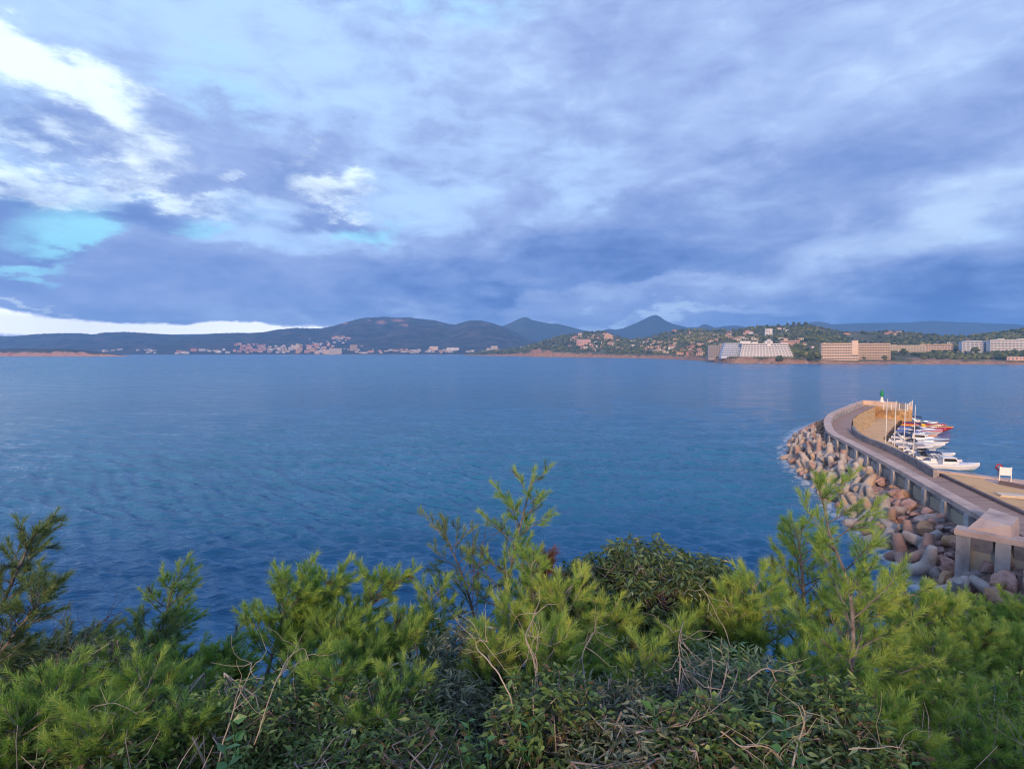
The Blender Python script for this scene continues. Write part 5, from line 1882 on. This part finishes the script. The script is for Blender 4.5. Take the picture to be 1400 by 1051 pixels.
for k_, ((px, Y, py, tn), nm) in enumerate(zip(rp, names)):
    b0 = G0(px + random.Random(k_).uniform(-10, 10), Y)
    top = at(px, py, Y=Y + .1)
    if top[2] - b0[2] < .7:
        b0[2] = top[2] - .9
    hgt_ = top[2] - b0[2]
    far_ = Y > 6.5
    pine(nm, b0, trunk_to(b0, px, py, Y + .1, (random.Random(k_).uniform(-.2, .2), 0), 4), rad=.03 + hgt_ * .012, nbr=int(20 + hgt_ * 6), blen=(.55 + .22 * hgt_) * (1.15 if far_ else .9), updir=.65, seed=40 + k_, start=.12, tint=tn + .14,
         twl=.22 if far_ else .18, twig_gap=.13 if far_ else .115, dens=210 if far_ else 260, nl=.085 if far_ else .07, nw=.0048 if far_ else .0034, wind=(.12, 0, .0))
# leaning pine left of centre
lean = [((345, 965), (452, 800), 5.4, .58), ((370, 965), (535, 800), 5.6, .55), ((350, 975), (400, 805), 5.2, .5), ((400, 980), (560, 880), 5.0, .62), ((330, 960), (480, 870), 5.0, .5)]
nmL = ['wind-leaned pine with purple-grey stems above the grass', 'long leaning pine reaching out over the water, yellow tips', 'thin leaning pine at the water side of the grass', 'low leaning pine above the grey shrub', 'short leaning pine over the dry stems']
for k_, ((a0, a1, Y, tn), nm) in enumerate(zip(lean, nmL)):
    b0 = at(*a0, Y=Y - .2)
    b0[2] = min(b0[2], float(hz(b0[0], b0[1])) + .35)
    pine(nm, b0, trunk_to(b0, *a1, Y, (-.05, .1), 4), rad=.026, nbr=24, blen=.42, updir=.8, seed=70 + k_, start=.38, tint=tn, dens=270, nw=.0034, nl=.07, wind=(.35, 0, .1), twl=.17, twig_gap=.12, taper=.4)
# left side
leftp = [((120, 1010), (205, 870), 5.6, .45, .6), ((190, 1010), (238, 790), 6.0, .55, .5), ((60, 1010), (110, 900), 5.0, .35, .6), ((140, 1020), (150, 930), 4.4, .5, .5), ((-10, 1010), (60, 930), 4.6, .3, .7), ((215, 1010), (262, 905), 5.4, .55, .42),
         ((60, 1040), (75, 985), 3.8, .5, .4), ((-60, 960), (52, 720), 4.4, .38, .22), ((-80, 1000), (70, 800), 4.2, .35, .25), ((560, 980), (560, 860), 5.4, .6, .45), ((520, 960), (500, 880), 5.2, .66, .4), ((602, 960), (590, 810), 5.6, .56, .42), ((320, 1000), (320, 905), 5.6, .55, .3)]
nmR = ['wind-blown pine above the dark hollow', 'pine with a tall wind-bent top over the water', 'dark bluish pine at the edge of the slope', 'low bright pine below the dark hollow', 'shadowy pine at the outer edge, bluish', 'green pine beside the dry vines',
       'small pine at the lowest corner', 'upper pine branch blown out over the water from the side', 'lower pine branch blown out over the water from the side', 'yellow-green pine between the grass and the grey shrub', 'round pine clump above the pale grass',
       'pine clump against the grey-leaved shrub', 'small pine over the broad-leaved seedling']
for k_, ((a0, a1, Y, tn, bl), nm) in enumerate(zip(leftp, nmR)):
    b0 = at(*a0, Y=Y)
    if k_ not in (7, 8):
        b0[2] = float(hz(b0[0], b0[1])) - .05
    side = k_ in (7, 8)
    pine(nm, b0, trunk_to(b0, *a1, Y, (0, 0), 4), rad=.028, nbr=16 if side else 24, blen=bl, updir=.7, seed=90 + k_, start=.45 if side else .2, tint=tn, dens=260, nw=.0034, nl=.065, wind=(.45, 0, .1) if k_ < 9 else (.1, 0, 0), twl=.17, twig_gap=.12, taper=.5,
         m_='needle_blue' if k_ in (0, 2, 4, 7, 8) else 'needle', dead=.05)
# yellow-green pine clumps in the middle
for k_, (px, Y, py, tn, bl, nm) in enumerate([(150, 5.0, 905, .55, .5, 'bright green pine in the middle of the wind-blown group'), (90, 4.3, 955, .5, .5, 'mid-green pine below the bluish pine'), (235, 4.7, 940, .58, .45, 'bright low pine beside the brown hollow'), (20, 4.8, 905, .4, .5, 'shadowed pine at the slope edge under the blown branches'),
                                                 (285, 5.4, 885, .55, .35, 'slim pine between the hollow and the leaning pines'), (470, 4.6, 905, .6, .4, 'yellowish pine under the leaning pines'), (395, 4.4, 915, .52, .35, 'soft pine above the hazy grass')]):
    b0 = G0(px, Y)
    pine(nm, b0, trunk_to(b0, px + 22, py, Y, (0, 0), 4), rad=.026, nbr=24, blen=bl, updir=.75, seed=170 + k_, start=.2, tint=tn, dens=260, nw=.0034, nl=.068, wind=(.3, 0, .08), twl=.17, twig_gap=.12, taper=.5, m_='needle_blue' if k_ == 3 else 'needle')
for k_, (px, Y, py, tn, bl, nm) in enumerate([(60, 3.7, 945, .5, .42, 'bright soft pine low at the slope corner'), (125, 3.3, 985, .6, .36, 'light green pine tuft among the lowest bushes'), (185, 3.9, 930, .6, .42, 'light green pine under the wind-bent top'), (245, 3.5, 985, .5, .32, 'small pine beside the straw vine arch'),
                                                 (15, 3.4, 990, .45, .38, 'greenish pine with russet base at the corner'), (440, 4.0, 925, .5, .34, 'dense dull pine behind the pale grass'), (545, 3.9, 930, .6, .34, 'pine tuft between the pale grass and the grey shrub'), (500, 3.4, 985, .45, .26, 'tiny pine in front of the round pine clump'),
                                                 (870, 4.0, 890, .6, .3, 'olive pine tuft over the silver bush'), (1140, 4.6, 905, .6, .42, 'bright pine behind the foot of the curved trunk'), (1090, 4.0, 915, .55, .3, 'pine tuft beside the dark hollow'), (1200, 3.6, 985, .5, .36, 'low green pine right of the trunk foot')]):
    b0 = G0(px, Y)
    nm = nm.replace('right of', 'inland of')
    pine(nm, b0, trunk_to(b0, px + 12, py, Y, (0, 0), 4), rad=.02, nbr=24, blen=bl, updir=.8, seed=190 + k_, start=.15, tint=tn, dens=280, nw=.0030, nl=.062, wind=(.15, 0, .08), twl=.16, twig_gap=.12, taper=.5)
mid = [(700, 5.0, 830, .68, .42), (770, 4.9, 806, .72, .5), (830, 5.1, 838, .7, .45), (745, 4.3, 875, .62, .42), (665, 4.4, 880, .66, .3), (800, 4.4, 905, .55, .4), (955, 5.3, 842, .72, .42), (925, 4.7, 868, .66, .3), (1000, 5.2, 822, .66, .4), (905, 5.0, 905, .5, .35), (725, 5.2, 760, .5, .32)]
nmM = ['yellow-green pine clump above the twisted vine', 'tallest yellow-green pine clump, under the brown needles', 'yellow-green pine clump leaning to the dark tree', 'pine clump over the bare grey stems', 'small round bright pine tuft by the grey shrub', 'dull pine clump among the bare stems',
       'bright pine clump in front of the dark-leaved tree', 'little pine tuft beside the pale vine', 'pine clump at the edge of the dark-leaved tree', 'brownish pine clump above the silver twigs', 'pine top between the two leaders']
for k_, ((px, Y, py, tn, bl), nm) in enumerate(zip(mid, nmM)):
    b0 = G0(px, Y)
    pine(nm, b0, trunk_to(b0, px, py, Y, (.05, 0), 4), rad=.025, nbr=24, blen=bl, updir=.95, seed=120 + k_, start=.35, tint=tn, dens=290, nw=.0034, nl=.07, twl=.17, twig_gap=.115, barkm='twig', taper=.55)
b0 = at(748, 850, Y=5.6)
b0[2] = float(hz(b0[0], b0[1]))
pine('dead pine top with rust-brown needles between green pines', b0, trunk_to(b0, 742, 772, 5.6), rad=.018, nbr=12, blen=.26, updir=1.0, seed=150, start=.7, tint=.5, dens=260, m_='needle_dead', twl=.14, twig_gap=.1, taper=.3)

# --- broadleaved shrubs
b0 = G0(885, 5.9, -.1)
tz = at(885, 706, Y=5.9)[2] - b0[2]
shrub('dark glossy shrub-tree with drooping leaves standing against the water', b0, (1.22, .75, tz * .98), 7, 'leaf_dark', n=1700, per=11, ln=.11, wd=.032, droop=.95, tint=.36, stems=9, hollow=.5, stemm='bark', name='broadleaf_tree')
b0 = G0(985, 5.7, -.1)
tz = at(985, 765, Y=5.7)[2] - b0[2]
shrub('smaller dark drooping shrub beside the dark shrub-tree', b0, (.38, .4, tz), 9, 'leaf_dark', n=170, per=10, ln=.10, wd=.025, droop=.8, tint=.5, stems=5, hollow=.4, name='broadleaf_tree')
b0 = G0(800, 5.9, -.1)
tz = at(800, 775, Y=5.9)[2] - b0[2]
shrub('dark drooping shrub between the dead pine top and the shrub-tree', b0, (.42, .4, tz), 10, 'leaf_dark', n=200, per=10, ln=.10, wd=.026, droop=.8, tint=.45, stems=5, hollow=.4, name='broadleaf_tree')
gs = [(860, 4.5, 862, .5, 'dark leafy shrub under the dark shrub-tree'), (962, 4.4, 872, .45, 'dark leafy shrub between the bright pine clump and the hollow'), (575, 4.2, 900, .4, 'dusky shrub at the foot of the open pine'), (632, 4.6, 835, .50, 'tall grey-leaved shrub with narrow hanging leaves'), (600, 3.9, 925, .45, 'grey-leaved shrub at the foot of the tall grey shrub'), (655, 3.7, 950, .42, 'dusky narrow-leaved shrub beside the forked vine'), (700, 3.3, 1010, .38, 'silver-grey low shrub under the forked vine')]
for k_, (px, Y, py, wd_, nm) in enumerate(gs):
    b0 = G0(px, Y, -.05)
    tz = max(.5, at(px, py, Y=Y)[2] - b0[2])
    shrub(nm, b0, (wd_, wd_ * .8, tz), 20 + k_, 'leaf_dark' if nm.startswith('dark') else 'leaf_grey', n=380, per=9, ln=.085, wd=.018, droop=.7, tint=.5, stems=7, hollow=.3)
ls = [(430, 3.7, 960, .5, 'leaf_small', 'dense small-leaved bush below the leaning pines'), (520, 3.5, 965, .5, 'leaf_small', 'fine-leaved green bush beside the pale vines'), (560, 3.0, 1015, .42, 'leaf_small', 'low dense bush at the bottom, small oval leaves'),
      (330, 3.6, 990, .42, 'leaf_small', 'small-leaved bush behind the broad seedling'), (250, 3.8, 975, .5, 'leaf_dark', 'dark bush in the hollow with brown stems'), (170, 3.4, 1010, .45, 'leaf_small', 'green bush at the bottom, mixed fine leaves'),
      (60, 4.6, 935, .55, 'leaf_grey', 'shadowy blue-green bush at the slope edge'), (130, 4.5, 925, .5, 'leaf_grey', 'dark blue-green bush in the hollow'), (800, 3.6, 965, .45, 'leaf_grey', 'silver twiggy bush below the bare stems'),
      (880, 3.5, 945, .5, 'leaf_grey', 'olive-grey bush under the bright pine clump'), (960, 3.5, 930, .5, 'leaf_grey', 'grey-green bush with upright pale tip'), (870, 3.0, 1005, .45, 'leaf_grey', 'low silver bush crossed by pale twigs'),
      (960, 3.0, 1005, .42, 'leaf_small', 'dim green bush at the bottom beside the pale vine loop'), (1040, 3.8, 930, .45, 'leaf_dark', 'dark hollow bush between the silver bush and the pine'), (1050, 3.2, 990, .4, 'leaf_dark', 'dark bush behind the pale vine loop'),
      (1120, 3.3, 1010, .4, 'leaf_small', 'leafy bush at the foot of the curved trunk'), (1190, 3.4, 1020, .4, 'leaf_small', 'low bush beside the curved trunk foot'), (760, 3.2, 1000, .4, 'leaf_small', 'yellowish small-leaved bush among the vines'),
      (470, 3.0, 1030, .35, 'leaf_small', 'lowest green bush between the grasses'), (30, 3.6, 1010, .45, 'leaf_small', 'bush with russet stems at the lowest corner')]
for k_, (px, Y, py, wd_, lm, nm) in enumerate(ls):
    b0 = G0(px, Y, -.05)
    jr = random.Random(k_ * 3 + 1)
    tz = max(.6, at(px, py - jr.uniform(15, 75), Y=Y)[2] - b0[2])
    wd_ *= jr.uniform(1.0, 1.4)
    shrub(nm, b0, (wd_, wd_ * .8, tz), 50 + k_, lm, n=420, per=9, ln=jr.uniform(.05, .07) if lm != 'leaf_dark' else .085, wd=jr.uniform(.02, .032) if lm != 'leaf_grey' else .016, droop=jr.uniform(.2, .7), tint=jr.uniform(.3, .62), stems=8, stemm='twig', hollow=.3)


# undergrowth: uncountable mix of small leaves, litter and stems over the slope
def undergrowth():
    rg_ = np.random.RandomState(77)
    b = MB()
    n = 34000
    Y = rg_.uniform(1.2, 9.5, n)
    X = rg_.uniform(-1.15, 1.2, n) * (Y + .6)
    patch = snoise(np.stack([X, Y], -1), 88, 3, 1.6)
    hgt = (.03 + .60 * rg_.rand(n) ** 1.1) * (.45 + .95 * np.clip(patch, -.45, 1))
    P = np.stack([X, Y, hz(X, Y) + hgt], -1)
    D = rg_.normal(size=(n, 3)) + np.array((0, 0, .3))
    tn = .33 + .22 * patch + rg_.normal(size=n) * .2
    leaves(b, P, D, rg_.uniform(.03, .075, n), rg_.uniform(.016, .042, n), tn, rg_)
    b.build('undergrowth_leaves', M['leaf_small'])
    bpy.data.objects['undergrowth_leaves']['kind'] = 'stuff'
    b = MB()
    for k_ in range(1500):
        y = rg_.uniform(1.6, 8.5)
        x = rg_.uniform(-1.1, 1.15) * (y + .4)
        z = float(hz(x, y))
        p = np.array((x, y, z - .05))
        pts = [p]
        d = unit(np.array((rg_.normal() * .5, rg_.normal() * .5, 1.0)))
        for j in range(5):
            d = unit(d + rg_.normal(size=3) * .33)
            pts.append(pts[-1] + d * rg_.uniform(.07, .19))
        b.tube(pts, np.linspace(.0045, .0018, 6), 3, cap=False)
    o = b.build('undergrowth_stems', M['twig'])
    tag(o, kind='stuff')


undergrowth()


def vine(label, pts, r_=.007, seed=0, m_='vine', nside=4):
    rg_ = np.random.RandomState(seed)
    P = [at(*q[:2], Y=q[2]) for q in pts]
    b = MB()
    C_ = crom(P, 6)
    C_ = C_ + snoise(C_ * 3, seed, 3, 4.0)[:, None] * np.array((.02, .02, .015))
    r_ *= .72
    nside += 4
    b.tube(C_, np.linspace(r_, r_ * .5, len(C_)), 6)
    for k_ in range(nside):
        p = C_[rg_.randint(len(C_) // 3, len(C_))]
        q = [p]
        d = unit(rg_.normal(size=3) * np.array((1, .5, 1)))
        for j in range(5):
            d = unit(d + rg_.normal(size=3) * .35)
            q.append(q[-1] + d * rg_.uniform(.03, .08))
        b.tube(q, np.linspace(r_ * .5, r_ * .2, 6), 4, cap=False)
    o = b.build('dry_vine', M[m_], recentre=True, smooth=True)
    tag(o, label, 'vine', 'bare vines and stems in the scrub')


vine('pale forked vine arching before the grey shrub', [(708, 975, 3.1), (690, 935, 3.1), (665, 900, 3.2), (650, 885, 3.3), (655, 876, 3.3), (668, 876, 3.3)], .007, 1)
vine('tall pale stem curving up among yellow-green pines', [(735, 950, 3.5), (728, 905, 3.6), (720, 870, 3.7), (726, 850, 3.8), (732, 838, 3.8)], .008, 2)
vine('second pale stem standing close behind the tall pale stem', [(742, 970, 3.4), (735, 925, 3.5), (726, 890, 3.6), (722, 870, 3.7)], .006, 3)
vine('pale hooked vine to the water side of the dark hollow', [(1022, 930, 3.3), (1040, 918, 3.4), (1052, 915, 3.4), (1058, 930, 3.4), (1066, 945, 3.4), (1085, 960, 3.3)], .006, 4)
vine('long silvery branch sweeping across the olive-grey bush', [(870, 1000, 2.9), (920, 990, 3.0), (960, 972, 3.1), (985, 945, 3.2), (995, 905, 3.3)], .008, 5, 'twig', 9)
vine('silver twig crossing the low silver bush', [(830, 985, 2.9), (880, 995, 3.0), (930, 992, 3.0), (975, 975, 3.0)], .005, 6, 'twig', 8)
vine('pale looping vine at the bottom beside the fresh leaves', [(985, 1000, 2.7), (1010, 1018, 2.7), (1045, 1022, 2.7), (1070, 1040, 2.7)], .006, 7)
vine('thick tan stem leaning beside the fresh leaves', [(1082, 1060, 2.6), (1090, 1020, 2.7), (1100, 985, 2.8), (1096, 965, 2.8)], .008, 8)
vine('thin white vine creeping under the thicket', [(1160, 1024, 2.9), (1200, 1020, 2.9), (1228, 1024, 2.9), (1240, 1032, 2.9)], .005, 9)
vine('arching straw-coloured vine over the pale grass', [(345, 1020, 2.9), (365, 960, 3.0), (390, 905, 3.2), (415, 885, 3.3), (425, 900, 3.3)], .005, 10)
vine('tan stem leaning over the small-leaved bush', [(300, 1040, 2.9), (315, 980, 3.0), (332, 935, 3.1), (345, 905, 3.2)], .006, 11)
vine('straw vine arch above the lowest left bushes'.replace('left ', ''), [(100, 1000, 3.2), (130, 965, 3.3), (160, 960, 3.3), (190, 975, 3.3)], .004, 12)
vine('bare dark branch sticking up beside the slender pine', [(648, 850, 6.0), (646, 790, 6.0), (646, 720, 6.0)], .008, 13, 'twig_dark', 2)
vine('forked dark branch next to the bare dark branch', [(652, 860, 6.0), (655, 790, 6.0), (662, 740, 6.0), (666, 705, 6.0)], .007, 14, 'twig_dark', 3)
vine('dark dead branch hanging over the wind-blown pine', [(60, 900, 5.0), (100, 870, 5.1), (140, 850, 5.2), (152, 838, 5.2)], .008, 15, 'twig_dark', 8)
vine('dark fan of dead twigs above the bluish bush', [(20, 925, 4.8), (60, 880, 4.9), (85, 845, 5.0), (95, 820, 5.0)], .006, 16, 'twig_dark', 9)
vine('pale stem leaning across the dark-leaved tree', [(1000, 885, 4.4), (985, 850, 4.5), (968, 815, 4.5), (955, 800, 4.6)], .006, 17, 'vine', 2)
vine('grey forked stem in front of the olive-grey bush', [(925, 965, 3.4), (930, 920, 3.5), (928, 880, 3.5), (934, 850, 3.6)], .007, 18, 'twig', 6)
vine('bundle stem of bare grey wood among yellow pines', [(800, 940, 3.6), (795, 905, 3.7), (802, 880, 3.8), (815, 860, 3.9)], .007, 19, 'twig', 6)


# pale grass clumps
def grass_clump(label, px, Y, hgt, n, seed, spread=.22, lean=.35):
    rg_ = np.random.RandomState(seed)
    base = G0(px, Y)
    b = MB()
    N = n
    ps = rg_.normal(size=(N, 2)) * spread * 1.2
    z0 = hz(base[0] + ps[:, 0], base[1] + ps[:, 1]) - base[2]
    A = np.c_[ps, z0]
    d = rg_.normal(size=(N, 3)) * np.array((.45, .45, .1)) + np.array((lean, 0, 1))
    d /= np.linalg.norm(d, axis=1)[:, None]
    h_ = hgt * rg_.uniform(.5, 1.1, N)
    m1 = A + d * (h_ * .55)[:, None]
    d2 = d + np.c_[d[:, :2] * .9, np.full(N, -.35)]
    d2 /= np.linalg.norm(d2, axis=1)[:, None]
    t_ = m1 + d2 * (h_ * .5)[:, None]
    s_ = np.cross(d, rg_.normal(size=(N, 3)))
    s_ /= np.linalg.norm(s_, axis=1)[:, None]
    w_ = .0028
    V = np.stack([A - s_ * w_, A + s_ * w_, m1 + s_ * w_ * .8, m1 - s_ * w_ * .8, t_], 1).reshape(-1, 3)
    i_ = np.arange(N)[:, None] * 5
    b.add(V, [i_ + np.array([[0, 1, 2, 3]]), i_ + np.array([[3, 2, 4]])], 0, np.repeat(rg_.rand(N), 5))
    o = b.build('grass_clump', M['grass'], loc=base)
    tag(o, label, 'grass', 'grass clumps on the near slope')


for k_, (px, Y, h_, nm) in enumerate([(410, 4.2, .8, 'hazy pale grass clump under the leaning pines'), (460, 4.3, .85, 'soft grass clump between the leaning pines and the bush'), (385, 3.4, .7, 'straw grass clump by the arching vine'), (500, 4.4, .8, 'fine grass clump near the round pine clump'),
                                      (340, 3.2, .6, 'dry grass clump beside the broad seedling'), (150, 3.4, .5, 'grass clump among the lowest bushes'), (540, 3.3, .6, 'grass clump below the grey-leaved shrub'), (1010, 3.2, .5, 'thin grass clump in the dark hollow')]):
    grass_clump(nm, px, Y, h_, 520, 200 + k_)


def seedling(label, px, py, Y, seed, n=9, ln=.075):
    rg_ = np.random.RandomState(seed)
    top = at(px, py, Y=Y)
    base = np.array((top[0], top[1], float(hz(top[0], top[1]))))
    base[2] = min(base[2], top[2] - .2)
    root = empty('seedling', base, label, 'plant', 'broad-leaved seedlings in the scrub')
    h_ = top[2] - base[2]
    st = [(0, 0, 0), (.02, 0, h_ * .5), (0, 0, h_)]
    MB().tube(crom(st, 4), .004, 5).build('stem', M['leaf_fresh'], root)
    P, D = [], []
    for k_ in range(n):
        t = 1 - .45 * (k_ / n)
        a = 2.4 * k_
        P.append((0, 0, h_ * t))
        D.append((math.cos(a), math.sin(a), .35))
    b = MB()
    leaves(b, np.array(P), np.array(D), np.full(n, ln) * rg_.uniform(.8, 1.2, n), np.full(n, ln * .62), rg_.rand(n), rg_, fold=.12)
    b.build('foliage', M['leaf_fresh'], root)


for k_, (px, py, Y, ln_, nm) in enumerate([(318, 985, 2.9, .085, 'broad-leaved green seedling rising beside the tan stem'), (308, 1022, 2.6, .09, 'seedling with a single large bluish leaf at the bottom'), (893, 958, 2.9, .075, 'small green seedling in the silver bush'),
                                           (1072, 975, 2.7, .07, 'fresh green seedling beside the thick tan stem'), (1092, 1012, 2.6, .065, 'low seedling beneath the fresh green seedling'), (640, 985, 2.9, .055, 'yellow-green seedling under the forked vine'),
                                           (722, 985, 2.9, .06, 'leafy seedling at the foot of the pale stems'), (1245, 1045, 2.6, .06, 'little seedling at the bottom of the thicket'), (665, 1010, 2.7, .05, 'thin seedling beside the silver-grey low shrub'), (1010, 880, 3.4, .06, 'seedling leaf sprig at the edge of the dark hollow')]):
    seedling(nm, px, py, Y, 300 + k_, ln=ln_)

# ------------------------------------------------------------------ haze
b = MB()
b.box((-5200, -130, -3.5), (6200, 6700, 372))
hz_m = bpy.data.materials.new('haze')
hz_m.use_nodes = True
t = NT(hz_m.node_tree)
vol = t.n('ShaderNodeVolumePrincipled', {'Color': (0.24, 0.56, 1.0, 1), 'Density': 0.000145, 'Anisotropy': 0.0})
t.n('ShaderNodeOutputMaterial', {'Volume': vol.outputs[0]})
o = b.build('haze', hz_m)
o['kind'] = 'stuff'
